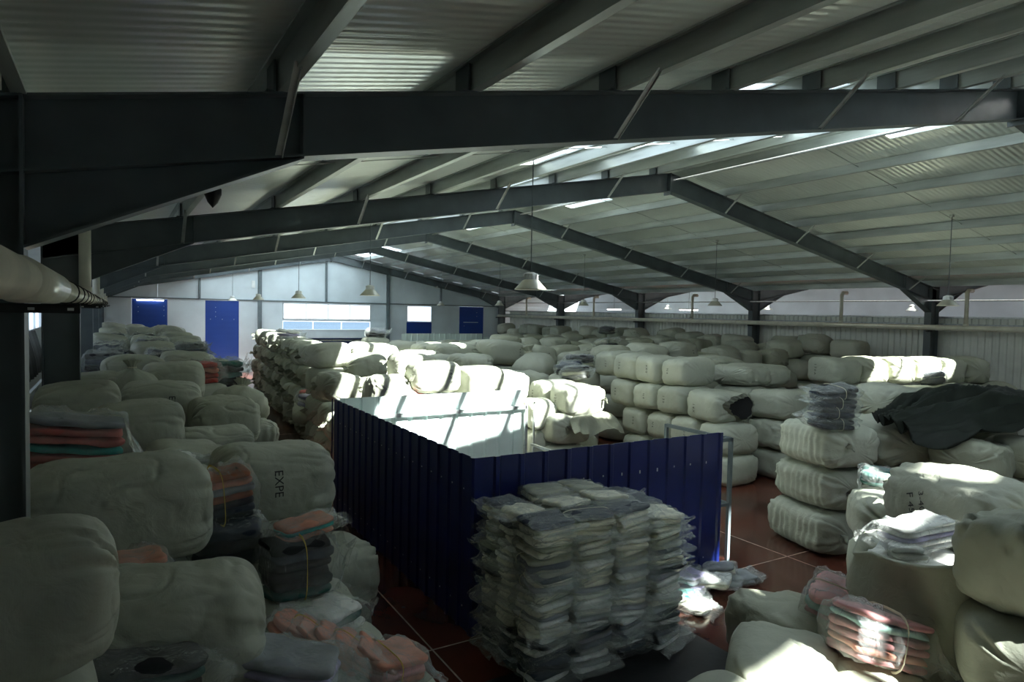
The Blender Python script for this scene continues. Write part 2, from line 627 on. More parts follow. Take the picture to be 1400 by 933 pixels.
while y < YF - .01:
    y2 = min(y + 1.0, YF)
    op = openings(k, y)
    xs = [(XL - 2.3, XC), (XC, XR + .46)]
    for (a, b) in xs:
        cuts = sorted([o for o in op if o[0] >= a - .01 and o[1] <= b + .01])
        cur = a
        for (c, d, *fk) in cuts:
            mesh_obj('roof_panel', roof_piece(cur, c, y + .002, y2 - .002), 'roof', ceil)
            mesh_obj('roof_light', roof_piece(c, d, y + .002, y2 - .002, .006), fk[0] if fk else 'skylight', ceil)
            cur = d
        mesh_obj('roof_panel', roof_piece(cur, b, y + .002, y2 - .002), 'roof', ceil)
    y = y2
    k += 1
xv = XR + .46
fnb = lambda x: ztop(XR) + SL * (x - xv) + RZ
for y in range(-5, 40, 7):
    for (a, b, mm) in ((xv, xv + 4.5, 'roof'), (xv + 4.5, xv + 7.2, 'skylight'), (xv + 7.2, xv + 12.4, 'roof')):  # clear strip added to brighten the neighbouring hall
        mesh_obj('roof_panel' if mm == 'roof' else 'roof_light', roof_piece(a, b, max(y - .6, YN), min(y + 6.4, YF), .05 if mm == 'roof' else .006, fnb), mm, ceil)
# sag rods between purlins, one row per bay
for i, yb in enumerate(FY[:-1]):
    for xs in (PXL, PXR):
        bm = bmesh.new()
        bar(bm, (xs[0], yb + 3.5, ztop(xs[0]) + .12), (xs[-1], yb + 3.5, ztop(xs[-1]) + .12), .012, .012)
        mesh_obj('sag_rod', bm, 'brace', ceil)
# conduit along the ridge
bm = bmesh.new()
tube(bm, [(XC + .28, YN + .3, ZA - .12), (XC + .28, YF - .1, ZA - .12)], .028, 8)
mesh_obj('ridge_conduit', bm, 'galv', ceil, True)

# ------------------------------------------------------------------ far end wall
wb = struct(empty('wall_back'), 'pale blue panelled end wall with blue doors and bright windows', 'wall')
YW = YF - .1
def wpanel(x0, x1, z0, z1, mt='gable', name='wall_panel', parent=None, y=YW, th=.08):
    bm = bmesh.new()
    box(bm, x0 + .004, x1 - .004, y, y + th, z0 + .004, z1 - .004)
    return mesh_obj(name, bm, mt, parent or wb)
HZ = 4.04
edges = [-2.3, .8, 2.45, 4.29, 6.0, 7.1, 8.37, 13.6, 14.7, 15.97, 17.7, 19.7, 21.5, 23.1]
lows = [(-2.3, .8), (2.45, 4.29), (6.0, 7.1), (7.1, 8.37), (13.6, 14.7), (14.7, 15.97), (17.7, 19.7), (21.5, 23.1), (23.1, 26.5), (26.5, 30), (30, 34.8)]
for a, b in lows:
    wpanel(a, b, 0, HZ)
for a, b in ((-2.3, 2.0), (2.0, 4.0), (4.0, 7.1), (7.1, 10.85), (10.85, 14.7), (14.7, 18.3), (18.3, 23.08)):
    bm = bmesh.new()
    pts = [(a + .004, HZ), (b - .004, HZ), (b - .004, ztop(b) + .2)]
    if a < XC < b:
        pts.append((XC, ZA + .2))
    pts.append((a + .004, ztop(a) + .2))
    prism(bm, pts, YW, YW + .08)
    bmesh.ops.recalc_face_normals(bm, faces=bm.faces[:])
    mesh_obj('wall_panel', bm, 'gable', wb)
bm = bmesh.new()
prism(bm, [(23.08, HZ), (34.8, HZ), (34.8, 7.2), (23.08, 5.0)], YW, YW + .08)
bmesh.ops.recalc_face_normals(bm, faces=bm.faces[:])
mesh_obj('wall_panel', bm, 'gable', wb)
# header girt, wall posts
bm = bmesh.new(); box(bm, XL, XR, YW - .06, YW, HZ - .03, HZ + .03); mesh_obj('header_rail', bm, 'gablecol', wb)
for x, z0, wd in ((7.1, 0, .2), (14.7, 0, .2), (10.85, HZ, .11), (4.0, HZ, .1), (18.3, HZ, .1)):
    bm = bmesh.new(); box(bm, x - wd / 2, x + wd / 2, YW - .12, YW, z0, ztop(x) - .2); mesh_obj('wall_post', bm, 'gablecol', wb)
# openings
def opening_window(n, x0, x1, z0, z1, npane, label):
    o = struct(empty('window_%d' % n, (0, 0, 0)), label, 'window')
    bm = bmesh.new()
    t = .05
    box(bm, x0, x1, YW - .03, YW + .07, z1 - t, z1)
    box(bm, x0, x1, YW - .03, YW + .07, z0, z0 + t)
    box(bm, x0, x0 + t, YW - .03, YW + .07, z0, z1)
    box(bm, x1 - t, x1, YW - .03, YW + .07, z0, z1)
    for k in range(1, npane):
        x = x0 + (x1 - x0) * k / npane
        box(bm, x - .018, x + .018, YW - .02, YW + .05, z0, z1)
    mesh_obj('window_frame', bm, 'lampcase', o)
    for k in range(npane):
        bm = bmesh.new()
        a = x0 + (x1 - x0) * k / npane; b = x0 + (x1 - x0) * (k + 1) / npane
        box(bm, a + .02, b - .02, YW + .01, YW + .016, z0 + .04, z1 - .04)
        mesh_obj('pane', bm, 'glass', o)
opening_window(1, 8.37, 13.6, 3.0, HZ - .1, 4, 'long white bright window of four panes in the end wall')
opening_window(2, 15.97, 17.7, 2.93, HZ - .08, 1, 'small square bright window above a blue panel')
wpanel(8.37, 13.6, 2.9, 3.0)
wpanel(8.37, 13.6, HZ - .1, HZ)
for a, b in ((8.37, 10.1), (10.1, 11.8), (11.8, 13.6)):
    wpanel(a + .03, b - .03, 2.42, 2.88, 'paleglass', 'light_panel', None, YW + .02)
bm = bmesh.new(); box(bm, 8.3, 14.15, YW - .35, YW - .02, 1.92, 2.36); box(bm, 8.3, 14.15, YW - .37, YW - .02, 2.36, 2.42); mesh_obj('shutter_housing', bm, 'gable', wb)
bm = bmesh.new(); box(bm, 8.3, 13.9, YW - .2, YW - .02, 1.72, 1.82); mesh_obj('shutter_rail', bm, 'galv', wb)
wpanel(8.37, 13.6, 0, 2.42, 'bluedoor', 'shutter_curtain', None, YW + .0)
wpanel(15.97, 17.7, 0, 2.93, 'bluedoor', 'blue_panel')
wpanel(15.97, 17.7, HZ - .08, HZ)
def blue_door(n, x0, x1, screws, label):
    bm = bmesh.new(); box(bm, x0, x1, YW + .0, YW + .06, 0, HZ - .06)
    d = struct(mesh_obj('door_%d' % n, bm, 'bluedoor'), label, 'door')
    bm = bmesh.new()
    for fx, z in screws:
        box(bm, x0 + (x1 - x0) * fx - .015, x0 + (x1 - x0) * fx + .015, YW - .012, YW, z - .015, z + .015)
    mesh_obj('screw_heads', bm, 'screw', d)
    wpanel(x0, x1, HZ - .06, HZ)
    return d
blue_door(1, .8, 2.45, [(.18, 3.55), (.18, 3.3), (.9, 3.6), (.9, 3.4), (.9, 3.1)], 'blue sheet door lit by a tube lamp at its top')
blue_door(2, 4.29, 6.0, [(.3, 3.6), (.3, 3.35), (.3, 3.1), (.15, 2.95), (.5, 2.95), (.85, 2.95)], 'blue sheet door left of the wall post')
d3 = blue_door(3, 19.7, 21.5, [(.72, 3.6), (.72, 3.35), (.2, 2.7)], 'blue sheet door next to the hall corner column')
bm = bmesh.new(); box(bm, 20.0, 21.1, YW - .02, YW, 2.92, 2.96); mesh_obj('door_bar', bm, 'gable', d3)

# ------------------------------------------------------------------ side and rear walls
wl = struct(empty('wall_left'), 'white outer wall with a window strip behind the columns', 'wall')
def lw(y0, y1, z0, z1, mt='whitewall', name='wall_panel'):
    bm = bmesh.new(); box(bm, -2.38, -2.3, y0, y1, z0, z1); return mesh_obj(name, bm, mt, wl)
lw(YN, YF, 0, 2.75); lw(YN, YF, 3.4, 4.8); lw(YN, 14, 2.75, 3.4); lw(36, YF, 2.75, 3.4)
w3 = struct(empty('window_3'), 'narrow window strip in the outer wall beyond the left columns', 'window')
for y in range(14, 36, 2):
    bm = bmesh.new(); box(bm, -2.345, -2.34, y + .03, y + 1.97, 2.75, 3.4); mesh_obj('pane', bm, 'glass', w3)
    bm = bmesh.new(); box(bm, -2.37, -2.3, y - .03, y + .03, 2.75, 3.4); mesh_obj('window_bar', bm, 'gable', w3)
wf = struct(empty('wall_front'), 'rear end wall behind the viewpoint with a shutter door', 'wall')
DX0, DX1, DZ = 9.4, 11.0, 2.4
for pts in ([(-2.4, 0), (DX0, 0), (DX0, ztop(DX0) + .2), (XC, ZA + .2), (-2.4, 4.6)], [(DX0, DZ), (DX1, DZ), (DX1, ztop(DX1) + .2), (DX0, ztop(DX0) + .2)],
            [(DX1, 0), (34.8, 0), (34.8, 7.0), (23.1, 4.9), (DX1, ztop(DX1) + .2)]):
    bm = bmesh.new(); prism(bm, pts, YN - .1, YN); bmesh.ops.recalc_face_normals(bm, faces=bm.faces[:]); mesh_obj('wall_panel', bm, 'gable', wf)
d4 = struct(empty('door_4'), 'loading door with a closed blue shutter', 'door')
bm = bmesh.new(); tube(bm, [(DX0 - .1, YN + .2, DZ + .1), (DX1 + .1, YN + .2, DZ + .1)], .2, 16); mesh_obj('shutter_drum', bm, 'bluedoor', d4, True)
for k in range(8):
    bm = bmesh.new(); box(bm, DX0, DX1, YN - .05, YN, k * DZ / 8, (k + 1) * DZ / 8 - .004); mesh_obj('shutter_slat', bm, 'bluedoor', d4)
for x in (DX0, DX1):
    bm = bmesh.new(); box(bm, x - .06, x + .06, YN, YN + .1, 0, DZ); mesh_obj('guide_rail', bm, 'galv', d4)
bm = bmesh.new(); box(bm, 34.8, 34.9, YN, YF, 0, 7.6)
struct(mesh_obj('wall_far_right', bm, 'gable'), 'outer wall of the neighbouring hall', 'wall')
# corrugated partition between the halls
wr = struct(empty('wall_right'), 'chest-high corrugated sheet partition along the right columns', 'wall')
bm = bmesh.new()
n = 5
prof = []
for k in range(n):
    y = k * .2
    prof += [(y, 0), (y + .08, 0), (y + .1, .035), (y + .18, .035)]
prof.append((1.0, 0))
pts = prof
a = [bm.verts.new((-d, y, 0)) for y, d in pts]
b = [bm.verts.new((-d, y, 3.72)) for y, d in pts]
for i in range(len(pts) - 1):
    bm.faces.new((a[i], a[i + 1], b[i + 1], b[i]))
a2 = [bm.verts.new((.03, y, 0)) for y in (0, 1)]; b2 = [bm.verts.new((.03, y, 3.72)) for y in (0, 1)]
bm.faces.new((a2[1], a2[0], b2[0], b2[1]))
bmesh.ops.recalc_face_normals(bm, faces=bm.faces[:])
pme = to_mesh('wall_panel', bm, 'partition')
for k in range(44):
    place('wall_panel', pme, wr, (XR + .62, -4.9 + k, 0))
bm = bmesh.new(); box(bm, XR + .53, XR + .66, YN, YF - .1, 3.72, 3.78); mesh_obj('top_rail', bm, 'galv', wr)
bm = bmesh.new(); box(bm, XR + .5, XR + .57, YN, YF - .1, 3.5, 3.55); mesh_obj('wall_rail', bm, 'galv', wr)

# dark things beyond the left columns
bm = bmesh.new()
random.seed(4)
rows = []
for k in range(61):
    y = 13 + k * .22
    rows.append([bm.verts.new((-2.22 + .25 * t + .06 * math.sin(k * 1.9), y, 1.75 + 1.0 * (1 - t) ** .6 - .25 * t)) for t in (0, .2, .4, .6, .8, 1)])
for p, q in zip(rows, rows[1:]):
    for i in range(5):
        bm.faces.new((p[i], q[i], q[i + 1], p[i + 1]))
o = mesh_obj('plastic_sheeting', bm, 'black', smooth=False)
md = o.modifiers.new('thickness', 'SOLIDIFY'); md.thickness = .01
tag(o, 'black pleated plastic sheeting hung below the left window strip', 'sheeting')
bm = bmesh.new()
for yy in range(12, 28, 3):
    box(bm, -1.25, -1.2, yy - .02, yy + .02, 0, 2.1)
box(bm, -1.25, -1.2, 11.5, 28, 2.06, 2.1); box(bm, -1.25, -1.2, 11.5, 28, 1.5, 1.54)
tag(mesh_obj('guard_rail', bm, 'galv'), 'thin metal guard rail behind the left columns', 'railing')

# ------------------------------------------------------------------ pipes
PXX, PZ = -.30, 3.69
pp = empty('drain_pipe', (PXX, -3, PZ))
bm = bmesh.new(); tube(bm, [(0, 0, 0), (0, 42.3, 0)], .078, 20); mesh_obj('pipe', bm, 'pvc', pp, True)
for yy in (7.6, 14, 20, 26, 32):
    bm = bmesh.new(); tube(bm, [(0, yy - .12 - (1.5 if yy < 8 else 0), 0), (0, yy + .1, 0)], .088, 20); mesh_obj('coupling', bm, 'pvc', pp, True)
bm = bmesh.new()
tube(bm, [(.083 * math.cos(a), .05 * math.sin(a), .083 * math.sin(a)) for a in [2 * PI * j / 16 for j in range(17)]], .006, 5, False)
tie = to_mesh('wire_tie', bm, 'black', True)
for j in range(28):
    place('wire_tie', tie, pp, (0, 8.9 + 1.1 * j, 0))
tag(pp, 'thick cream plastic drain pipe running along the left columns', 'pipe')
for i, y in enumerate(FY):
    if y < 0: continue
    b = empty('pipe_bracket', (XL, y, PZ - .09))
    bm = bmesh.new(); box(bm, -.5, .26, -.16, -.115, -.05, 0); box(bm, -.5, .26, -.16, -.11, -.006, 0)
    mesh_obj('angle_iron', bm, 'black', b)
    bm = bmesh.new(); box(bm, .02, .05, -.17, -.16, -.035, -.02); box(bm, .2, .23, -.17, -.16, -.035, -.02); mesh_obj('bolt', bm, 'screw', b)
    tag(b, 'black angle bracket under the cream drain pipe, at the %s left column' % ordinal(i - 1), 'bracket', 'pipe brackets on the left columns')
for k, i in enumerate(range(2, 7)):
    y = FY[i] - .42
    d = empty('downpipe', (XL + .075, y, PZ + .06))
    bm = bmesh.new(); tube(bm, [(0, 0, 0), (0, 0, ztop(XL) + .12 - PZ)], .075, 16); mesh_obj('pipe', bm, 'pvcwhite', d, True)
    bm = bmesh.new(); tube(bm, [(0, 0, -.02), (0, 0, .1)], .085, 16); mesh_obj('socket', bm, 'pvcwhite', d, True)
    tag(d, 'white vertical downpipe meeting the cream drain pipe, %s along the left columns' % ordinal(k), 'pipe', 'left downpipes')
# right pipe
RPX, RPZ = XR - .16, 3.42
rp = empty('drain_pipe', (RPX, -4.8, RPZ))
bm = bmesh.new(); tube(bm, [(0, 0, 0), (0, 44.2, 0)], .085, 16); mesh_obj('pipe', bm, 'pvc', rp, True)
for yy in range(4, 45, 4):
    bm = bmesh.new(); tube(bm, [(0, yy - .05, 0), (0, yy + .05, 0)], .094, 14); mesh_obj('coupling', bm, 'pvc', rp, True)
tag(rp, 'long cream drain pipe strapped along the right columns', 'pipe')
for k, y in enumerate((10.4, 14.5, 21.7, 28.9, 35.8)):
    d = empty('downpipe', (RPX, y, RPZ + .06))
    bm = bmesh.new(); tube(bm, [(0, 0, 0), (0, 0, 1.02), (.08, .0, 1.1), (.3, 0, 1.1)], .065, 12); mesh_obj('pipe', bm, 'pvc', d, True)
    bm = bmesh.new(); tube(bm, [(0, 0, .0), (0, 0, .08)], .078, 12); mesh_obj('socket', bm, 'pvc', d, True)
    tag(d, 'cream downpipe rising from the right drain pipe, %s before the corrugated partition' % ordinal(k), 'pipe', 'right downpipes')
for i, y in enumerate(FY):
    if y < 0: continue
    bm = bmesh.new(); box(bm, RPX - .14, XR, y - .16, y - .11, RPZ - .14, RPZ - .09)
    tag(mesh_obj('pipe_bracket', bm, 'black'), 'black bracket holding the right drain pipe on the %s right column' % ordinal(i - 1), 'bracket', 'pipe brackets on the right columns')
bm = bmesh.new(); tube(bm, [(XR - .05, -4.8, 4.28), (XR - .05, YF - .2, 4.28)], .022, 8)
mesh_obj('conduit', bm, 'galv', wr, True)

# ------------------------------------------------------------------ pendant lamps
bm = bmesh.new()
lathe(bm, [(.105, .13), (.11, .125), (.225, 0), (.232, -.012), (.222, -.008), (.105, .118)], 28)
ME['shade'] = to_mesh('shade', bm, 'lampshade', True)
bm = bmesh.new()
lathe(bm, [(.0, .235), (.05, .235), (.06, .225), (.095, .215), (.1, .205), (.1, .13), (.0, .13)], 20)
for k in range(10):
    a = 2 * PI * k / 10
    box(bm, .1 * math.cos(a) - .006, .1 * math.cos(a) + .006, .1 * math.sin(a) - .006, .1 * math.sin(a) + .006, .135, .2)
ME['gear'] = to_mesh('gear_case', bm, 'lampcase')
bm = bmesh.new(); lathe(bm, [(.0, .0), (.06, .02), (.075, .07), (.05, .12), (0, .13)], 14); ME['bulb'] = to_mesh('bulb', bm, 'whitein', True)
def lamp(x, y, z, zt, label, group):
    o = empty('pendant_lamp', (x, y, z))
    place('shade', ME['shade'], o); place('gear_case', ME['gear'], o); place('bulb', ME['bulb'], o)
    bm = bmesh.new(); tube(bm, [(0, 0, .23), (0, 0, zt - z)], .009, 6); mesh_obj('rod', bm, 'steel', o)
    bm = bmesh.new(); box(bm, -.05, .05, -.03, .03, zt - z - .05, zt - z); mesh_obj('hanger', bm, 'brace', o)
    tag(o, label, 'lamp', group)
for k in range(5):
    y = Y1 + 3.5 + 7 * k
    lamp(5.15, y, 3.96, ztop(5.15) + RZ, 'conical pendant lamp over the left half, %s counting towards the end wall' % ordinal(k), 'lamps over the left half')
    lamp(16.65, y, 3.99, ztop(16.65) + RZ, 'conical pendant lamp over the right half, %s counting towards the end wall' % ordinal(k), 'lamps over the right half')
for k, y in enumerate((15, 22, 29)):
    lamp(28.0, y, 4.05, fnb(28.0), 'pendant lamp in the neighbouring hall beyond the partition, %s from the near end' % ordinal(k), 'lamps in the neighbouring hall')
# tube lamps that are switched on
def em(name, col, st):
    mt, nt, b = newmat(name)
    b.inputs['Emission Color'].default_value = (*col, 1)
    b.inputs['Emission Strength'].default_value = st
    return mt
M['tube'] = em('lit fluorescent tube', (1, .93, .9), 9)
for (x, y, z, ax, label) in ((1.65, YW - .1, 3.9, 'x', 'lit fluorescent tube above the left blue door'),
                             (XR + 3, 31.0, 3.95, 'y', 'lit fluorescent tube in the neighbouring hall beside the corner'),
                             (XR + 2.5, 24.5, 3.95, 'y', 'lit fluorescent tube in the neighbouring hall behind a column')):
    o = empty('tube_lamp', (x, y, z))
    bm = bmesh.new(); box(bm, -.66, .66, -.03, .03, .02, .07) if ax == 'x' else box(bm, -.03, .03, -.66, .66, .02, .07); mesh_obj('fitting', bm, 'lampcase', o)
    bm = bmesh.new(); e = .62
    tube(bm, [(-e, 0, 0), (e, 0, 0)] if ax == 'x' else [(0, -e, 0), (0, e, 0)], .02, 8); mesh_obj('tube', bm, 'tube', o)
    if ax == 'y':
        bm = bmesh.new(); bar(bm, (0, 0, .07), (0, 0, fnb(x) - z - .01), .01, .01); mesh_obj('wire', bm, 'black', o)
    tag(o, label, 'tube lamp')
# small fittings
o = empty('ceiling_speaker', (.62, 5.3, 4.42))
bm = bmesh.new(); lathe(bm, [(0, -.1), (.035, -.06), (.06, 0), (.06, .04), (0, .05)], 14); mesh_obj('horn', bm, 'black', o, True)
bm = bmesh.new(); box(bm, -.035, .035, -.03, .03, .04, .12); box(bm, -.006, .006, -.006, .006, .12, .7); mesh_obj('bracket', bm, 'lampcase', o)
tag(o, 'small black speaker hanging by a white bracket under the left rafter haunch', 'speaker')
o = empty('security_camera', (17.9, YW - .12, 5.2))
bm = bmesh.new(); bar(bm, (-.1, -.2, -.05), (.1, -.05, .02), .09, .08); mesh_obj('housing', bm, 'lampcase', o)
bm = bmesh.new(); bar(bm, (.05, -.06, 0), (.1, .05, .1), .03, .03); mesh_obj('arm', bm, 'gablecol', o)
tag(o, 'small security camera high on the pale end wall', 'camera')
o = empty('junction_box', (6.75, YW - .03, 4.95))
bm = bmesh.new(); box(bm, -.09, .09, -.06, .03, -.2, .2); mesh_obj('case', bm, 'lampcase', o)
tag(o, 'white junction box beside the left wall post', 'junction box')

# ================================================================== BLUE ENCLOSURE
def sheet_panel(width, height):
    bm = bmesh.new()
    n = max(1, round(width / .3))
    p = width / n
    pr = []
    for k in range(n):
        x = k * p
        pr += [(x, 0), (x + p * .72, 0), (x + p * .78, -.026), (x + p * .93, -.026)]
    pr.append((width, 0))
    th = .006
    def skin(off, mi, flip):
        a = [bm.verts.new((x, y + off, 0)) for x, y in pr]
        b = [bm.verts.new((x, y + off, height)) for x, y in pr]
        for i in range(len(pr) - 1):
            f = (a[i], a[i + 1], b[i + 1], b[i])
            bm.faces.new(f if not flip else f[::-1]).material_index = mi
        return a, b
    a0, b0 = skin(0, 0, False)
    a1, b1 = skin(th, 1, True)
    for i in range(len(pr) - 1):
        bm.faces.new((b0[i], b0[i + 1], b1[i + 1], b1[i])).material_index = 1
    return to_mesh('wall_panel', bm, ['blueout', 'whitein'])
EX0, EX1, EY0, EY1, EH = 3.40, 7.32, 6.42, 11.85, 2.0
enc = empty('sheet_metal_enclosure', (EX0, EY0, 0))
tag(enc, 'roofless room of blue sheet metal walls, white inside, standing on the floor', 'enclosure')
p1 = sheet_panel((EX1 - EX0) / 4, EH)
p2 = sheet_panel((EY1 - EY0) / 6, EH)
for k in range(4):
    place('wall_panel', p1, enc, (k * (EX1 - EX0) / 4, 0, 0))
    place('wall_panel', p1, enc, ((k + 1) * (EX1 - EX0) / 4 + .1, EY1 - EY0, 0), (0, 0, PI))
for k in range(6):
    place('wall_panel', p2, enc, (0, (k + 1) * (EY1 - EY0) / 6, 0), (0, 0, -PI / 2))
def ebar(name, a, b, w=.05, h=.05, mt='galv'):
    bm = bmesh.new(); bar(bm, a, b, w, h); return mesh_obj(name, bm, mt, enc)
LX, LY = EX1 - EX0, EY1 - EY0
ebar('corner_trim', (-.03, LY + .02, 0), (-.03, LY + .02, EH + .003), .02, .02, 'blueout')
ebar('rail', (.05, LY - .09, 1.64), (LX + .1, LY - .09, 1.64), .06, .07)
ebar('rail', (.05, .06, 1.6), (LX, .06, 1.6), .05, .05)
ebar('rail', (.06, .05, 1.6), (.06, LY - .05, 1.6), .05, .05)
ebar('post', (LX + .1, LY - .09, 0), (LX + .1, LY - .09, 1.68), .06, .06)
ebar('post', (LX + .36, LY - .0, 0), (LX + .36, LY - .0, 1.78), .035, .035)
ebar('post', (LX + .19, .02, 0), (LX + .19, .02, 1.9), .05, .05, 'gablecol')
ebar('post', (LX + .19, 1.3, 0), (LX + .19, 1.3, 1.9), .05, .05, 'gablecol')
ebar('rail', (LX + .19, .02, 1.88), (LX + .19, 1.3, 1.88), .05, .05, 'gablecol')
ebar('rail', (-.0 + LX, .02, 1.88), (LX + .2, .02, 1.88), .05, .05, 'gablecol')
ebar('rail', (LX, .02, .95), (LX + .19, .02, .95), .04, .04, 'gablecol')
ebar('rail', (LX + .19, .02, .95), (LX + .19, 1.3, .95), .04, .04, 'gablecol')
ebar('rail', (LX + .3, 2.4, .82), (LX + .3, LY, .82), .05, .05)
ebar('rail', (LX + .1, LY - .06, 1.76), (LX + .4, LY - .06, 1.76), .04, .04)
bm = bmesh.new()
random.seed(8)
for k in range(13):
    x = .3 + k * .3
    for z in (1.6, .25):
        box(bm, x - .008, x + .008, -.006, 0, z + random.uniform(-.03, .03), z + .016)
for k in range(17):
    y = .25 + k * .3
    for z in (1.6, .25):
        box(bm, -.006, 0, y - .008, y + .008, z, z + .016)
so_ = mesh_obj('screw_heads', bm, 'screw', enc)
so_['kind'] = 'stuff'

# ================================================================== BALES
def bale_bm(L, W, H, seed, nu=40, nv=64, fold=1., seam=False, n=3.9, slack=0.):
    bm = bmesh.new()
    o = Vector((seed * 7.31, seed * 3.77, seed * 1.93))
    ks = 9 + seed % 5
    rings = []
    for i in range(1, nu):
        t = i / nu
        u = .6 * -math.cos(PI * t) + .4 * (2 * t - 1)
        r = max(1e-4, 1 - abs(u) ** 6.5) ** .38
        ring = []
        for j in range(nv):
            a = 2 * PI * j / nv
            c, s = math.cos(a), math.sin(a)
            cy = math.copysign(abs(c) ** (2 / n), c)
            sz = math.copysign(abs(s) ** (2 / n), s)
            p = Vector((L / 2 * u, W / 2 * cy * r, H / 2 * sz * r))
            low = noise.noise(p * 1.7 + o)
            e = max(0, abs(u) - .35) / .65
            d = low * (.035 + .06 * slack)
            cr1 = abs(noise.noise(Vector((c * 2.6, s * 2.6, u * .7 * (1 + slack))) + o))
            d -= fold * (.045 * e * e + .006) * max(0, 1 - cr1 * 7) * min(1, r * 1.5)
            d += fold * e * .012 * math.sin(ks * a + 5 * noise.noise(p * 2 + o)) * min(1, r * 1.6)
            f1 = abs(noise.noise(Vector((p.x * 2.0, p.y * 3.4, p.z * 3.4)) + o * 2))
            d -= fold * (.012 + .012 * slack) * max(0, 1 - f1 * 14)
            f2 = abs(noise.noise(Vector((p.x * 4.5, p.y * 4.5, p.z * 4.5)) - o))
            d += fold * .012 * f2 * (1 + 2 * slack)
            if seam and c < -.2:
                zz = (p.z + .05 * H) / H
                d -= .034 * math.exp(-(zz / .05) ** 2)
                d += .019 * math.sin(p.x * 46 + 3 * noise.noise(p * 3 + o)) * math.exp(-(zz / .33) ** 2) * (.4 + abs(zz) * 2.2)
            dirv = Vector((.25 * u, cy, sz)).normalized()
            q = p + dirv * d
            q.y *= 1 + .03 * noise.noise(Vector((u * 2, seed, 0)))
            q.z += .02 * math.sin(u * 2 + seed)
            q.z = max(q.z, -H / 2)
            ring.append(bm.verts.new((q.x, q.y, q.z + H / 2)))
        rings.append(ring)
    for a, b in zip(rings, rings[1:]):
        for j in range(nv):
            bm.faces.new((a[j], b[j], b[(j + 1) % nv], a[(j + 1) % nv]))
    for ring, sx in ((rings[0], -1), (rings[-1], 1)):
        pv = bm.verts.new((sx * L / 2 * .985, 0, H / 2))
        for j in range(nv):
            f = (ring[j], ring[(j + 1) % nv], pv)
            bm.faces.new(f if sx < 0 else f[::-1])
    bmesh.ops.recalc_face_normals(bm, faces=bm.faces[:])
    return bm

BL, BW, BH = 1.05, .9, .66
PROTO = {}
def proto(style, seed, mt):
    k = (style, seed, mt)
    if k not in PROTO:
        kw = dict(smooth=dict(fold=.7), seam=dict(fold=1.2, seam=True), slack=dict(fold=1.3, slack=.8))[style]
        PROTO[k] = to_mesh('bale', bale_bm(BL, BW, BH, seed, **kw), mt, True)
    return PROTO[k]

def ear_mesh(seed):
    bm = bmesh.new()
    rows = []
    for i in range(7):
        t = i / 6
        hw = .018 + .06 * t ** 1.3
        row = []
        for j in range(7):
            s = (j / 6 - .5) * 2
            z = s * hw
            y = .028 * math.sin(s * 4 + seed + t * 3) * (1 - .3 * t) + .02 * noise.noise(Vector((t * 3, s * 2, seed * 3.3)))
            x = t * (.15 + .03 * math.sin(s * 3 + seed)) * (1 - .25 * abs(s) ** 2 * t)
            row.append(bm.verts.new((x, y + .012, z)))
        rows.append(row)
    for a, b in zip(rows, rows[1:]):
        for j in range(6):
            bm.faces.new((a[j], a[j + 1], b[j + 1], b[j]))
    ret = bmesh.ops.solidify(bm, geom=bm.faces[:], thickness=.012)
    return to_mesh('corner_ear', bm, 'bale', True)
EARS = [ear_mesh(k) for k in range(4)]

TXT = {}
def text_pts(s):
    if s not in TXT:
        cu = bpy.data.curves.new('t', 'FONT')
        cu.body = s
        cu.size = 1
        cu.resolution_u = 2
        ob = bpy.data.objects.new('t', cu)
        COL.objects.link(ob)
        dg = bpy.context.evaluated_depsgraph_get()
        me = bpy.data.meshes.new_from_object(ob.evaluated_get(dg))
        bm = bmesh.new(); bm.from_mesh(me)
        bmesh.ops.triangulate(bm, faces=bm.faces[:])
        vs_ = [v.co.copy() for v in bm.verts]
        fs = [[v.index for v in f.verts] for f in bm.faces]
        bm.free()
        bpy.data.objects.remove(ob); bpy.data.curves.remove(cu); bpy.data.meshes.remove(me)
        TXT[s] = (vs_, fs)
    return TXT[s]
def marking(body, s, x0, z0, size, turn=True, side=-1, slant=0., axis='y'):
    """ink lettering laid on the bale skin: side -1 is the local -Y face; axis 'x' the -X end"""
    vs_, fs = text_pts(s)
    me = body.data
    bv = BVHTree.FromPolygons([v.co for v in me.vertices], [p.vertices for p in me.polygons])
    bm = bmesh.new()
    vv = []
    xm = max(v.x for v in vs_) / 2
    sx, sy, sz = body.scale
    for v in vs_:
        tx, ty = (v.x - xm) * size, (v.y - .35) * size
        if slant:
            tx, ty = tx * math.cos(slant) - ty * math.sin(slant), tx * math.sin(slant) + ty * math.cos(slant)
        if turn:
            tx, ty = ty, -tx
        if axis == 'y':
            org = Vector((x0 + tx / sx, side * 3, z0 + ty / sz)); dr = Vector((0, -side, 0))
            if side > 0: org.x = x0 - tx / sx
        else:
            org = Vector((side * 3, x0 - side * -1 * tx / sy * -1, z0 + ty / sz)); dr = Vector((-side, 0, 0))
        hit, nn, ix, ds = bv.ray_cast(org, dr)
        if hit is None:
            hit = org + dr * 2.6
        vv.append(bm.verts.new(hit - dr * .005))
    for f in fs:
        try: bm.faces.new([vv[i] for i in f])
        except ValueError: pass
    o = mesh_obj('marking', bm, 'ink', body)
    o['label'] = 'hand-inked black letters'
    return o

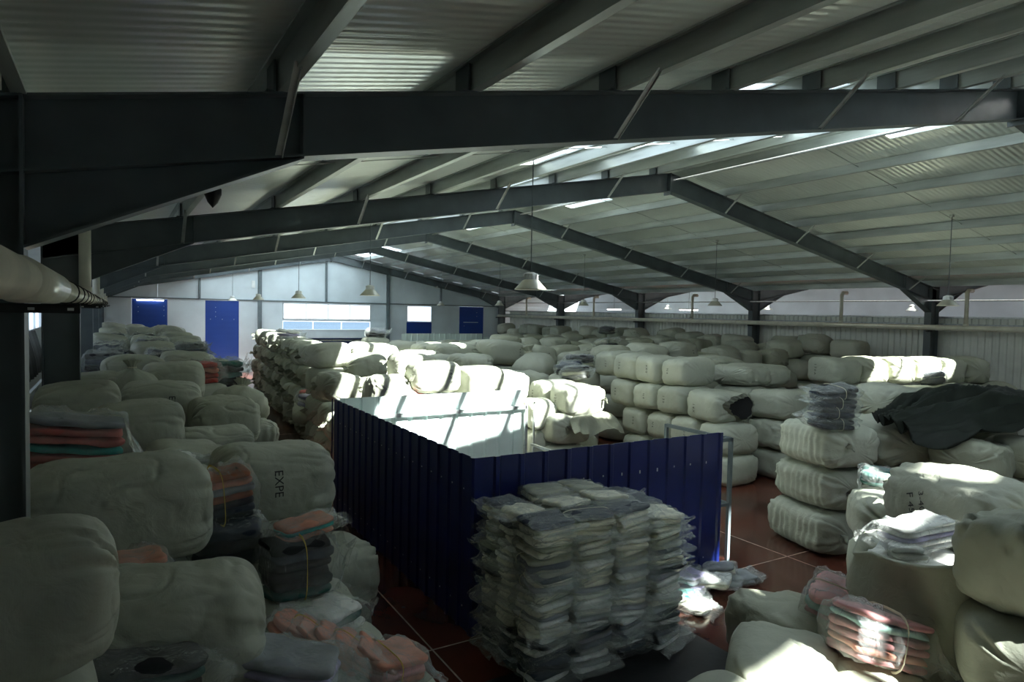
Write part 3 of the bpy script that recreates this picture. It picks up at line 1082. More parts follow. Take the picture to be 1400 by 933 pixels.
BCOUNT = [0]
def bale(x, y, z, rot, L=BL, W=BW, H=BH, style='smooth', seed=0, mt='bale', label='white woven bale', group=None, ears=0, tilt=(0, 0), text=None, me=None, ox=0.):
    """z is the underside; rot degrees about Z; length runs along local X"""
    if me is None:
        me = proto(style, seed % 4, mt)
        sc = (L / BL, W / BW, H / BH)
    else:
        sc = (1, 1, 1)
    o = place('bale', me, None, (x, y, z), (R(tilt[0]), R(tilt[1]), R(rot)), sc)
    tag(o, label, 'bale', group)
    rnd = random.Random(int(x * 131 + y * 977 + z * 31))
    l, w_, h = (BL, BW, BH) if sc != (1, 1, 1) or me in PROTO.values() else (L, W, H)
    spots = [(-1, -1), (-1, 1), (1, -1), (1, 1)]
    if ears:
        if ears == 2: spots = [(-1, -1), (-1, 1)]
        if ears == 1: spots = [(-1, rnd.choice((-1, 1)))]
        if ears == 3: spots = [(1, -1), (-1, -1)]
        for sx_, sy_ in spots:
            place('corner_ear', EARS[rnd.randrange(4)], o, (sx_ * l * .475, sy_ * w_ * rnd.uniform(.12, .34), h * rnd.uniform(.4, .72)),
                  (rnd.uniform(-.6, .6), rnd.uniform(-.3, .6), (0 if sx_ > 0 else PI) + rnd.uniform(-.5, .5)), (1.1, 1.1, 1.1))
    if text:
        marking(o, *text)
    return o

CORE = []          # hidden lower layers: (x,y,z,rot,L,W,H)
def under(x, y, z, rot=0, L=BL, W=BW):
    n = max(1, round(z / .66)) if z > .2 else 0
    for k in range(n):
        CORE.append((x, y, z / n * k, rot, L, W, z / n))

def ordn(k):
    return ordinal(k) if k < 10 else ('eleventh', 'twelfth', 'thirteenth', 'fourteenth', 'fifteenth', 'sixteenth', 'seventeenth', 'eighteenth', 'nineteenth', 'twentieth')[k - 10]
LAY = ('bottom', 'second', 'third', 'fourth', 'fifth')
rnd = random.Random(21)
J = lambda a: rnd.uniform(-a, a)

# ---- stack beside the enclosure, end to end along the hall
hS = .655
for lay, ys, xx in ((0, (9.95, 10.82, 11.68, 12.55), 11.6), (1, (9.97, 10.84, 11.7, 12.58), 11.55), (2, (11.3, 12.16, 13.02), 11.55), (3, (11.3, 12.15, 13.0, 13.85), 11.62)):
    for k, yy in enumerate(ys):
        big = lay == 3 and k == 0
        o = bale(xx + J(.05), yy, lay * hS, 90 + J(2), .9, 1.12 + J(.05), .67, 'smooth', k + lay, 'bale',
                 'white bale, %s layer, %s along the stack right of the enclosure' % (LAY[lay], ordinal(k + (1 if lay == 2 else 0))), 'stack right of the enclosure', ears=(3 if k % 2 else 0))
        marking(o, ('4 X 0', '5 5 A', '1 3 0', 'N 4')[(k + lay) % 4], .12 * (-1) ** k, .36, .085, True, 1)
# open-mouthed bale on the third layer
hero = to_mesh('bale', bale_bm(1.12, 1.12, .67, 5, 44, 64, 1.0), 'bale', True)
o = bale(11.58, 10.3, 2 * hS, 88, 1.12, 1.12, .67, me=hero, label='white bale with a torn dark open mouth, third layer of the stack', ears=0)
marking(o, '1 4 X', .18, .28, .09, True, 1)
bm = bmesh.new()
mouth = []
for k in range(36):
    a = 2 * PI * k / 36
    rr = 1 + .12 * math.sin(3 * a + 1) + .05 * math.sin(7 * a)
    mouth.append((-.56 - .02 * math.sin(2 * a), .36 * math.cos(a) * rr - .06, .36 + .23 * math.sin(a) * rr))
outer = [bm.verts.new((x - .05 - .04 * (k % 2), y * 1.0, z)) for k, (x, y, z) in enumerate(mouth)]
inner = [bm.verts.new((x + .08, -.06 + (y + .06) * 1.25, .36 + (z - .36) * 1.2)) for x, y, z in mouth]
for k in range(36):
    bm.faces.new((outer[k], outer[(k + 1) % 36], inner[(k + 1) % 36], inner[k]))
bmesh.ops.solidify(bm, geom=bm.faces[:], thickness=.012)
mesh_obj('torn_rim', bm, 'bale', o, True)
bm = bmesh.new()
ring = [bm.verts.new((x - .035, -.06 + (y + .06) * 1.0, .36 + (z - .36) * 1.0)) for x, y, z in mouth]
cv = bm.verts.new((-.60, -.06, .34))
for k in range(36):
    bm.faces.new((ring[(k + 1) % 36], ring[k], cv))
q = mesh_obj('dark_contents', bm, 'mouth', o, True); q['label'] = 'black cloth inside the opening'

# ---- three high stack directly behind the enclosure
for lay, ys, xx in ((0, (12.45, 13.3, 14.15), 8.75), (1, (12.4, 13.25, 14.1), 8.85), (2, (12.35, 13.25), 9.2)):
    for k, yy in enumerate(ys):
        o = bale(xx + J(.04), yy, lay * .66, 90 + J(4), .9, 1.15, .68, 'smooth', k + 2 * lay, 'bale',
                 'white bale, %s layer, %s back in the stack behind the enclosure gap' % (LAY[lay], ordinal(k)), 'stack behind the enclosure gap', ears=(4 if lay == 1 else 3))
        marking(o, ('4 9 X', '5 0', '1 2 N')[(k + lay) % 3], .1, .36, .085, True, 1)
# loose cloth flap hanging off the upper one
def drape(name, x, y, z, rot, sx, sy, fn, mt, label, cat, n=34, th=.012, seed=0, parent=None):
    bm = bmesh.new()
    g = []
    for i in range(n + 1):
        row = []
        for j in range(n + 1):
            u, v = i / n * 2 - 1, j / n * 2 - 1
            px, py, pz = fn(u, v)
            row.append(bm.verts.new((px * sx, py * sy, pz)))
        g.append(row)
    for i in range(n):
        for j in range(n):
            bm.faces.new((g[i][j], g[i + 1][j], g[i + 1][j + 1], g[i][j + 1]))
    bmesh.ops.solidify(bm, geom=bm.faces[:], thickness=th)
    o = mesh_obj(name, bm, mt, parent, True)
    o.location = (x, y, z); o.rotation_euler = (0, 0, R(rot))
    if label: tag(o, label, cat)
    return o
def flapfn(u, v):
    # starts on top of the bale, falls over its near end
    t = (v + 1) / 2
    z = .03 if t < .3 else .03 - (t - .3) ** 1.15 * .62
    yy = -t if t < .5 else -.5 - (t - .5) * .7
    r1 = 1 - abs(noise.noise(Vector((u * 2.4, t * 1.2, 3)))) * 3
    f = .06 * noise.noise(Vector((u * 1.6, t * 2.5, 9))) * (.3 + t) + .07 * max(-.2, r1) * t
    return (u * (1 + .25 * t) + .15 * math.sin(t * 3), yy - f * 1.4, z + f * .8 - .1 * abs(u) ** 3 * (1 - t * .5) + .12 * max(0, t - .7) * math.sin(u * 5))
drape('loose_cloth', 9.25, 12.35, 1.355, 0, .58, .85, flapfn, 'bale', 'loose white cloth flap hanging over the bale end behind the enclosure gap', 'cloth')
bm = bmesh.new(); bar(bm, (9.1, 11.72, .62), (9.75, 11.72, .62), .06, .5)
bm.free()

# ---- bales right behind the white inner wall
spec = [
    (5.90, 13.15, 1.86, 0, 1.12, .86, .68, 'smooth', 'white bale with inked letters lying above the white inner wall', ('1 4 X B', .22, .36, .1, True, -1), 2),
    (4.95, 13.35, 1.60, 84, .95, .9, .62, 'slack', 'grey bale end beside the lettered bale above the enclosure', None, 0),
    (6.0, 14.55, 2.0, 3, 1.1, .85, .6, 'smooth', 'bale lying just behind the lettered bale', None, 1),
    (7.0, 13.2, 1.72, 93, 1.15, .95, .68, 'smooth', 'smooth round bale at the top of the white inner wall', None, 0),
    (7.85, 13.45, 1.58, 88, 1.1, .95, .68, 'smooth', 'smooth bale at the right end of the white inner wall', None, 0),
    (8.35, 12.75, .98, 92, .9, .8, .66, 'smooth', 'bale with inked letters behind the bare corner post', ('X 4 9', .1, .36, .09, True, 1), 0),
    (9.15, 14.75, 1.42, 4, 1.5, .9, .66, 'slack', 'dull grey bale sagging behind the three high stack', None, 0),
    (4.45, 15.05, 1.52, 12, .95, .95, .62, 'slack', 'rumpled bale with torn loose wrapping at the aisle corner', None, 4),
    (5.35, 14.85, 1.42, 4, 1.0, .9, .64, 'slack', 'rumpled lettered bale next to the torn one at the aisle corner', ('N 0 4', .1, .4, .09, True, -1), 2),
    (4.85, 17.45, 2.1, 20, 1.1, .85, .62, 'smooth', 'bale lying askew above the aisle corner rows', None, 0),
    (6.4, 18.6, 2.05, 5, 1.5, .9, .6, 'seam', 'long sunlit bale in the middle of the left rows', None, 1),
    (10.3, 17.9, 2.0, 6, 1.45, 1.0, .75, 'smooth', 'broad bale with a puckered left end behind the knotted sack', ('4 X 5', .3, .36, .1, True, -1), 2),
    (9.0, 19.3, 1.98, 10, 1.0, .85, .62, 'smooth', 'short pale bale left of the broad puckered one', None, 0),
    (9.3, 17.6, 1.85, 3, .95, .8, .5, 'slack', 'flat slack bale in front of the short pale one', None, 0),
]
for i, (x, y, z, rot, L, W, H, st, lab, tx, er) in enumerate(spec):
    bale(x, y, z, rot, L, W, H, st, i, 'bale', lab, None, er, (J(3), J(3)), tx)
    under(x, y, z, rot, L, W)
# knotted sack
def sack(x, y, z, rot, r, h, mt, label, neck=.18, tilt=(0, 0), seed=1, sq=1.0):
    bm = bmesh.new()
    prof = [(0, 0), (.8, .0), (.97, .1), (1.03, .3), (1.0, .5), (.9, .68), (.68, .83), (.38, .93), (.17, 1.0), (.12, 1.05), (.16, 1.12), (.26, 1.22), (.3, 1.26)]
    seg = 40
    rings = []
    for rr, zz in prof:
        ring = []
        for k in range(seg):
            a = 2 * PI * k / seg
            g = 1 + (.05 + .25 * max(0, zz - .6)) * math.sin(11 * a + 5 * noise.noise(Vector((math.cos(a), math.sin(a), zz * 2 + seed)))) * .8 + .1 * noise.noise(Vector((math.cos(a) * 1.5, math.sin(a) * 1.5, zz * 2 + seed * 5)))
            ring.append(bm.verts.new((r * rr * g * math.cos(a), r * sq * rr * g * math.sin(a), max(0, zz * h + (.03 * noise.noise(Vector((math.cos(a) * 3, math.sin(a) * 3, seed))) if zz > 1 else 0)))))
        rings.append(ring)
    for a, b in zip(rings, rings[1:]):
        for k in range(seg):
            bm.faces.new((a[k], a[(k + 1) % seg], b[(k + 1) % seg], b[k]))
    bmesh.ops.remove_doubles(bm, verts=bm.verts[:], dist=1e-4)
    o = mesh_obj('tied_sack', bm, mt, None, True)
    o.location = (x, y, z); o.rotation_euler = (R(tilt[0]), R(tilt[1]), R(rot))
    tag(o, label, 'sack')
    bm = bmesh.new()
    tube(bm, [(r * .15 * math.cos(2 * PI * k / 14), r * .15 * sq * math.sin(2 * PI * k / 14), h * 1.045) for k in range(15)], .008, 6, False)
    mesh_obj('tie_cord', bm, 'string', o)
    return o
sack(10.55, 16.2, 1.72, 0, .62, .78, 'bale', 'knotted grey white sack leaning against the broad puckered bale', tilt=(-8, -14), seed=3)
under(10.5, 16.2, 1.72)

# ---- aisle edge of the left-middle block: ends with ears face the aisle
n = 0
for k in range(20):
    yy = 15.0 + k * .9
    top = 2 if k < 2 else (1 if k in (3, 4) else 4)
    if k == 2: top = 3
    if k >= 12: top = 4
    for lay in range(top):
        st = ('seam', 'slack')[(k + lay) % 2]
        bale(4.64 + (yy - 15) * .08 + J(.08) + .02 * lay, yy + J(.04), lay * .645, J(5), 1.08 + J(.06), .9, .665, st, k + lay, 'bale',
             'white eared bale, %s layer, %s back in the row edging the aisle' % (LAY[lay], ordn(k)), 'aisle side bales with eared ends', ears=(2 if k < 14 else 1))
# ---- top rows of the left-middle block behind it
for k in range(15):
    yy = 15.9 + k * 1.25
    for c, xx in enumerate((5.85, 6.95, 8.05)):
        if yy < 16.8 and c == 0: continue
        if abs(yy - 18.6) < .8 and c < 2: continue
        z = 1.98 - (.2 if yy < 18 else 0) + J(.07) + (.08 if yy > 24 else 0)
        z = min(z, 3.5 - .058 * yy - .62 + J(.05))
        if (k * 3 + c) % 5 == 4: z -= .2
        xx += max(0, yy - 17) * .06
        bale(xx + J(.12), yy + J(.1), z, J(14) + (90 if (k + c) % 4 == 0 else 0), 1.1, .92, .62, ('smooth', 'slack', 'seam')[(k + c) % 3], k + c, 'bale',
             'white bale, %s row back, %s from the aisle row, left-middle block' % (ordn(k), ordinal(c)), 'top rows of the left-middle block', ears=(1 if yy < 24 and (k + c) % 2 else 0), tilt=(J(4), J(4)))
        under(xx, yy, z)
# ---- centre and right rows
for r_, yy in enumerate((15.2, 17.2, 19.4, 21.8, 24.2, 26.8, 29.4, 32.2, 35)):
    for c in range(9):
        xx = 11.6 + c * 1.12 + J(.1)
        if yy < 18 and xx < 12.4: continue
        z = 1.9 + J(.12) + (.15 if (r_ + c // 4) % 3 == 0 else 0) - (.25 if r_ % 3 == 1 else 0)
        if xx > 19.5: z += .2
        lim = .058 if xx / yy < .37 else (.047 if xx / yy < .57 else .036)
        z = min(z, 3.55 - lim * yy - .66 + J(.06))
        rot = 90 + J(6) if (r_ + c // 4) % 2 else J(8)
        bale(xx, yy + J(.2), z, rot, 1.15, 1.0, .66, ('smooth', 'slack')[(r_ + c) % 2], r_ + c, ('bale', 'bale2', 'bale')[(r_ + c) % 3],
             'white bale, %s row back, %s across the wide rows before the partition' % (ordinal(r_), ordinal(c)), 'wide rows before the partition', tilt=(J(4), J(4)),
             text=(('4 X', .1, .4, .09, True, -1) if yy < 20 and c % 2 else None))
        under(xx, yy, z, 0, 1.15, 1.9)
for r_, yy in enumerate((21.0, 23.6, 26.4, 29.4, 32.5)):
    for c in range(2):
        xx = 9.3 + c * 1.2 + J(.1)
        z = min(1.9, 3.52 - (.058 if xx / yy < .37 else .047) * yy - .66) + J(.08)
        bale(xx, yy, z, J(10), 1.15, 1.0, .66, 'smooth', r_ + c, 'bale', 'white bale, %s narrow row back, %s, left of the wide rows' % (ordinal(r_), ('aisle side', 'inner side')[c]), 'narrow rows left of the wide rows', tilt=(J(4), J(4)))
        under(xx, yy, z, 0, 1.15, 1.9)
# low white sheet fence far back
fen = empty('sheet_fence', (12.1, 30.75, 0))
tag(fen, 'low white corrugated sheet fence standing among the far rows', 'fence')
def white_sheet(width, height):
    me = sheet_panel(width, height)
    me.materials.clear(); me.materials.append(M['whitein']); me.materials.append(M['whitein'])
    return me
fp = white_sheet(.9, 2.5)
for k in range(5):
    place('wall_panel', fp, fen, (k * .9, 0, 0))
fp2 = white_sheet(.9, 2.32)
for k in range(3):
    place('wall_panel', fp2, fen, (4.6 + k * .9, .1, 0))
bm = bmesh.new(); bar(bm, (0, .04, 2.49), (4.5, .04, 2.49), .05, .04); mesh_obj('rail', bm, 'galv', fen)
# high row along the partition
for k in range(20):
    yy = 13.4 + k * 1.2
    z = 2.3 + J(.1) - (.3 if k % 5 == 3 else 0)
    bale(21.3 + J(.15), yy, z, 90 + J(10), 1.1, 1.0, .66, ('smooth', 'slack')[k % 2], k, ('bale', 'bale3')[(k // 3) % 2 if k > 9 else 0], 'bale, %s back in the high single row along the corrugated partition' % ordn(k), 'high row along the partition', tilt=(J(5), J(5)))
    under(21.3, yy, z, 90)
# right hand row with the sunlit top
for k in range(6):
    xx = 15.75 + k * .86
    yy = 10.3 - k * .2
    o = bale(xx, yy, 1.97, 76 + J(3), 1.15, .92, .68, ('smooth', 'seam')[k > 0], k, 'bale2' if k else 'bale',
         'white bale, %s in the raised row reaching toward the right column' % ordinal(k), 'raised row toward the right column')
    if k == 0: marking(o, '1 7 0 A', .12, .36, .095, True, 1)
for k in range(8):
    for lay in range(3):
        xx = 13.05 + k * 1.08
        yy = 9.85 - k * .16
        bale(xx + J(.05), yy + J(.05), lay * .655, 90 + J(5), 1.1, 1.05, .66, ('smooth', 'slack')[(k + lay) % 2], k + lay, ('bale', 'bale2')[k % 2],
             'white bale, %s layer, %s across the row under the raised row' % (LAY[lay], ordinal(k)), 'row under the raised row')
for k, (xx, yy, z) in enumerate(((13.15, 11.0, 1.98), (14.3, 11.3, 1.9), (13.2, 12.6, 2.0), (14.5, 12.9, 2.0))):
    bale(xx, yy, z, J(10), 1.3, 1.0, .5, 'slack', k, 'bale', 'flat slack bale between the two lettered rows, %s of four' % ordinal(k), 'flat slack bales between the rows', tilt=(J(3), J(3)))
    under(xx, yy, z, 0, 1.2, 1.1)

# ---- right-hand near stack with sewn sides
for lay, (dx, dy, rot) in enumerate(((0, 0, 73), (.1, -.02, 71), (.05, -.08, 68))):
    hm = to_mesh('bale', bale_bm(1.5, 1.0, .67, 11 + lay, 60, 72, 1.0, True), 'bale', True)
    o = bale(9.72 + dx, 6.55 + dy, lay * .655, rot + 180, 1.5, 1.0, .67, me=hm, label='large white sewn bale, %s layer of the near right stack' % LAY[lay], group='near right stack', ears=3)
    if lay == 2: marking(o, '4 2 X', .2, .42, .1, True, 1)
    bale(10.85 + dx, 6.3 + dy, lay * .655, rot + 180, 1.4, 1.0, .66, 'seam', lay, 'bale', 'white bale behind the sewn stack, %s layer' % LAY[lay], 'bales behind the sewn stack')
for k, (xx, yy, rot) in enumerate(((11.2, 5.05, 20), (12.3, 4.75, 12), (12.4, 6.6, 15), (13.3, 5.9, 5), (13.4, 7.6, 5), (12.2, 7.9, 5), (11.7, 3.6, 20), (12.9, 3.6, 10))):
    for lay in range(3):
        bale(xx, yy, lay * .6, rot + J(5), 1.15, 1.0, .62, ('slack', 'seam')[k % 2], k + lay, 'bale2', 'bale, %s layer, %s column of the heap around the dark cloth' % (LAY[lay], ordinal(k)), 'heap under the dark cloth', tilt=(0, 0))
bale(12.45, 6.95, 1.80, 10, 1.5, 1.05, .6, 'slack', 2, 'bale', 'wide grey white bale behind the dark cloth')
def tarpfn(u, v):
    hx = 1 - .6 * max(0, -u) ** 1.5
    w1 = noise.noise(Vector((u * 1.3, v * 2.2, 7)))
    r1 = 1 - abs(noise.noise(Vector((u * 1.4 + v * .5, v * 3.6 + u * .6, 2)))) * 2.6
    r2 = 1 - abs(noise.noise(Vector((u * 3 + v, v * 7, 5)))) * 2.4
    f = .10 * w1 + .15 * max(-.3, r1) * (.5 + .5 * (1 - u * u * .4)) + .04 * max(-.3, r2)
    z = .38 * math.exp(-((u - .25) / .75) ** 2) * (1 - .45 * v * v) - .40 * max(0, -v - .3) ** 1.2 - .2 * max(0, -u - .35)
    return (u + .05 * w1, v * hx + .06 * r1, z + f)
drape('dark_cloth', 11.85, 5.35, 2.08, -8, 1.75, .95, tarpfn, 'tarp', 'large dark green cloth heaped over pale bales on the right', 'cloth', 84)

# ================================================================== NEAR RIGHT GROUP
hm = to_mesh('bale', bale_bm(1.75, 1.05, .82, 23, 70, 80, 1.1, False, 3.0, .3), 'bale', True)
cb = bale(7.75, 3.45, 1.22, 66, 1.75, 1.05, .82, me=hm, label='big white bale with inked marks and a tied neck, in sunlight', ears=0)
marking(cb, 'F 45', .2, .44, .13, True, 1, .35)
marking(cb, '3-40', .04, .5, .12, True, 1, .35)
bm = bmesh.new()
rr = []
for i in range(9):
    t = i / 8
    rad = .13 * (1 - t * 3.2) if t < .25 else .03 + .1 * ((t - .25) / .75) ** 1.2
    rr.append([bm.verts.new((.82 + t * .34, rad * (1 + .35 * math.sin(5 * a + i)) * math.cos(a), .42 + rad * .7 * (1 + .3 * math.cos(4 * a)) * math.sin(a))) for a in [2 * PI * k / 20 for k in range(20)]])
for a, b in zip(rr, rr[1:]):
    for k in range(20):
        bm.faces.new((a[k], a[(k + 1) % 20], b[(k + 1) % 20], b[k]))
mesh_obj('tied_neck', bm, 'bale', cb, True)
under(7.75, 3.45, 1.22, 66, 1.6, 1.0)
bale(8.55, 4.75, .75, 40, 1.0, .9, .62, 'seam', 1, 'bale', 'small puckered bale below the tied neck, beside the sewn stack')
under(8.55, 4.75, .75, 40)
# open sack full of white bags
os_ = empty('open_sack', (6.72, 3.32, .0))
tag(os_, 'wide open cream sack with a rolled rim, stuffed with white cloth', 'sack')
bm = bmesh.new()
prof = [(0, 0), (.60, 0), (.72, .15), (.78, .5), (.78, .9), (.72, 1.18), (.66, 1.36), (.69, 1.40), (.66, 1.42), (.60, 1.36), (.57, 1.25)]
seg = 56
rings = []
for i, (rad, zz) in enumerate(prof):
    ring = []
    for k in range(seg):
        a = 2 * PI * k / seg
        g = 1 + .05 * noise.noise(Vector((math.cos(a) * 1.5, math.sin(a) * 1.5, zz * 1.5))) + .025 * math.sin(9 * a + 4 * zz) * (zz / 1.4)
        ring.append(bm.verts.new((rad * g * math.cos(a) * 1.05, rad * g * math.sin(a) * .92, zz + (.07 * math.sin(a * 2 + .6) + .03 * math.sin(5 * a)) * (zz / 1.4) ** 3)))
    rings.append(ring)
for a, b in zip(rings, rings[1:]):
    for k in range(seg):
        bm.faces.new((a[k], a[(k + 1) % seg], b[(k + 1) % seg], b[k]))
bmesh.ops.remove_doubles(bm, verts=bm.verts[:], dist=1e-4)
mesh_obj('sack_body', bm, 'bale2', os_, True)
bm = bmesh.new()
g = []
for i in range(25):
    row = []
    for j in range(25):
        u, v = i / 12 - 1, j / 12 - 1
        d = math.hypot(u, v)
        sc = 1 / max(1, d / max(abs(u), abs(v), 1e-6))
        u2, v2 = u * sc, v * sc
        row.append(bm.verts.new((u2 * .6, v2 * .54, 1.27 + .08 * (1 - u2 * u2 - v2 * v2) + .07 * noise.noise(Vector((u2 * 3, v2 * 3, 5))) + .03 * abs(noise.noise(Vector((u2 * 7, v2 * 7, 1)))))))
    g.append(row)
for i in range(24):
    for j in range(24):
        bm.faces.new((g[i][j], g[i + 1][j], g[i + 1][j + 1], g[i][j + 1]))
mesh_obj('sack_filling', bm, 'c_white', os_, True)

# ------------------------------------------------------------------ garments in polythene
def slab_bm(L, W, H, seed, nu=16, nv=24):
    bm = bmesh.new()
    o = Vector((seed * 5.1, seed * 2.7, seed))
    rings = []
    for i in range(1, nu):
        u = -math.cos(PI * i / nu)
        r = max(1e-4, 1 - abs(u) ** 9) ** .3
        ring = []
        for j in range(nv):
            a = 2 * PI * j / nv
            c, s = math.cos(a), math.sin(a)
            cy = math.copysign(abs(c) ** .36, c); sz = math.copysign(abs(s) ** .55, s)
            p = Vector((L / 2 * u, W / 2 * cy * r, H / 2 * sz * r))
            d = .016 * noise.noise(p * 9 + o)
            ring.append(bm.verts.new((p.x + d, p.y + d * cy * 2, p.z + d + H / 2 + .012 * noise.noise(Vector((p.x * 5, p.y * 5, seed))))))
        rings.append(ring)
    for a, b in zip(rings, rings[1:]):
        for j in range(nv):
            bm.faces.new((a[j], b[j], b[(j + 1) % nv], a[(j + 1) % nv]))
    bm.faces.new(rings[0]); bm.faces.new(rings[-1][::-1])
    bmesh.ops.recalc_face_normals(bm, faces=bm.faces[:])
    return bm
GL, GW, GH = .44, .34, .05
SLAB = {}
def slab(col, seed):
    k = (col, seed % 3)
    if k not in SLAB:
        SLAB[k] = to_mesh('folded_garment', slab_bm(GL, GW, GH, seed % 3 + 1), 'c_' + col, True)
    return SLAB[k]
def film_bm(L, W, H, seed):
    """limp bag around a flat bundle with a loose open end at +X"""
    bm = bmesh.new()
    o = Vector((seed * 3.3, seed * 1.7, seed * 2.9))
    nu, nv = 30, 36
    rings = []
    for i in range(nu + 1):
        t = i / nu
        x = -L / 2 * 1.03 + t * (L * 1.26)
        k = max(0, (x - L * .44) / (L * .30))
        e = min(1, t * 10) ** .5
        hh = H / 2 * 1.06 * max(.10, 1 - k * 2.2) * (.3 + .7 * e)
        ww = W / 2 * 1.05 * (1 + .05 * min(1, k)) * (.93 + .07 * e)
        bend = (.5 * math.sin(seed * 2.1)) * H * min(1, k) ** 1.5
        ring = []
        for j in range(nv):
            a = 2 * PI * j / nv
            c, s = math.cos(a), math.sin(a)
            cy = math.copysign(abs(c) ** .5, c); sz = math.copysign(abs(s) ** .6, s)
            p = Vector((x, ww * cy, hh * sz))
            n1 = abs(noise.noise(Vector((p.x * 6, p.y * 12, p.z * 14)) + o))
            n2 = noise.noise(p * 9 - o)
            d = .018 * max(0, 1 - n1 * 5) + .010 * n2
            if k > .3: d *= 1.6
            ring.append(bm.verts.new((p.x + .035 * n2 * min(1, k), p.y + d * cy, max(.0, p.z + H / 2 + d * sz + bend + .02 * math.sin(p.y * 22 + seed) * min(1, k)))))
        rings.append(ring)
    for a, b in zip(rings, rings[1:]):
        for j in range(nv):
            bm.faces.new((a[j], b[j], b[(j + 1) % nv], a[(j + 1) % nv]))
    bm.faces.new(rings[0])
    bmesh.ops.recalc_face_normals(bm, faces=bm.faces[:])
    return bm
FILM = {}
def filmme(seed, mt='film'):
    k = (seed % 5, mt)
    if k not in FILM:
        FILM[k] = to_mesh('plastic_bag', film_bm(GL, GW, .12, seed % 5 + 1), mt, True)
    return FILM[k]
def strme(mt):
    k = ('s', mt)
    if k not in FILM:
        bm = bmesh.new()
        tube(bm, [(0, GW * .56 * math.copysign(abs(math.cos(a)) ** .5, math.cos(a)), .06 + .072 * math.copysign(abs(math.sin(a)) ** .6, math.sin(a))) for a in [2 * PI * j / 20 for j in range(21)]], .0035, 5, False)
        FILM[k] = to_mesh('string', bm, mt, True)
    return FILM[k]
def bagged(x, y, z, rot, cols, label, group=None, L=.5, W=.4, H=.12, tilt=(0, 0), seed=0, fm='film', string=None, cat='bagged garments', shift=0):
    o = empty('bagged_garments', (x, y, z))
    o.rotation_euler = (R(tilt[0]), R(tilt[1]), R(rot))
    tag(o, label, cat, group)
    n = len(cols)
    rr = random.Random(seed * 17 + 3)
    sh = H / n
    for k, c in enumerate(cols):
        place('folded_garment', slab(c, seed + k), o, (rr.uniform(-.012, .012), rr.uniform(-.012, .012) + shift * k, k * sh + .004), (0, 0, rr.uniform(-.05, .05)),
              (L / GL * .92, W / GW * .93, sh * .9 / GH))
    place('plastic_bag', filmme(seed, fm), o, (0, 0, 0), (0, 0, 0), (L / GL, W / GW, H / .12))
    if string:
        place('string', strme(string), o, (rr.uniform(-.05, .05), 0, 0), (0, 0, 0), (1, W / GW, H / .12))
    return o

# ---- the block of bagged garments in front of the enclosure
PX0, PX1, PY0, PY1 = 3.42, 5.40, 5.18, 6.24
NL = 14
lh = 1.58 / NL
rnd = random.Random(5)
def pal(lay, k):
    if lay >= 11: return rnd.choice((['cream', 'olive'], ['cream', 'cream'], ['olive', 'cream'], ['cream', 'navy']))
    if lay >= 9: return rnd.choice((['olive', 'cream'], ['navy', 'olive'], ['cream', 'white']))
    if lay >= 7: return rnd.choice((['navy', 'grey'], ['cream', 'white'], ['grey', 'cream']))
    if lay >= 4: return rnd.choice((['white', 'cream'], ['cream', 'cream'], ['white', 'grey'], ['cream', 'white']))
    return rnd.choice((['navy', 'navy'], ['navy', 'grey'], ['navy', 'white'], ['black', 'navy'], ['white', 'navy']))
cw = (PX1 - PX0) / 4
cd = (PY1 - PY0) / 3
sid = 0
for lay in range(NL):
    z = .006 + lay * lh
    lean = .012 * math.sin(lay * 1.3)
    for c in range(4):
        tops = NL - (0 if c < 3 else 1)
        if lay >= tops: continue
        sid += 1
        bagged(PX0 + cw * (c + .5) + J(.02), PY0 + .22 + lean + J(.025), z, -90 + J(13), pal(lay, c),
               'clear bag of garments, front face of the block, %s column, %s layer up' % (ordinal(c), ordinal(lay) if lay < 10 else ('eleventh', 'twelfth', 'thirteenth', 'top')[lay - 10]),
               'front face of the bagged garment block', .44 + J(.03), cw * (1.0 + J(.05)), lh * (1.08 + J(.06)), (J(5), J(6)), sid + lay, 'film', ('string' if rnd.random() < .4 else None))
    for d in range(2):
        sid += 1
        bagged(PX0 + .2 + lean + J(.03), PY0 + .22 + cd * (d + 1) + J(.02), z, 180 + J(14), pal(lay, d),
               'clear bag of garments, shaded side of the block, %s column, %s layer up' % (ordinal(d), ordinal(lay) if lay < 10 else ('eleventh', 'twelfth', 'thirteenth', 'top')[lay - 10]),
               'shaded side of the bagged garment block', .44, cd * 1.0, lh * 1.12, (J(3), J(3)), sid, 'film')
for c in range(1, 4):
    for d in range(2):
        for lay in (12, 13):
            if c == 3 and lay == 13: continue
            sid += 1
            bagged(PX0 + cw * (c + .5) + J(.03), PY0 + .25 + cd * (d + 1) + J(.03), .006 + lay * lh + (.05 if d else .02) * (lay == 13), -90 + J(14), pal(lay, d),
                   'clear bag on top of the garment block, %s row back, %s across, %s' % (ordinal(d + 1), ordinal(c), ('lower', 'upper')[lay - 12]), 'top of the bagged garment block', .42, cw * .98, lh * 1.15, (J(5), J(5)), sid, 'film')
bm = bmesh.new()
for c in range(1, 4):
    for d in range(2):
        for lay in range(12):
            x = PX0 + cw * (c + .5); y = PY0 + .25 + cd * (d + 1)
            box(bm, x - cw * .44, x + cw * .44, y - cd * .45, y + cd * .45, .006 + lay * lh, .004 + (lay + 1) * lh)
tag(mesh_obj('garment_pile', bm, 'c_cream'), 'hidden inner bags of the garment block', 'garment pile', None, 'stuff')

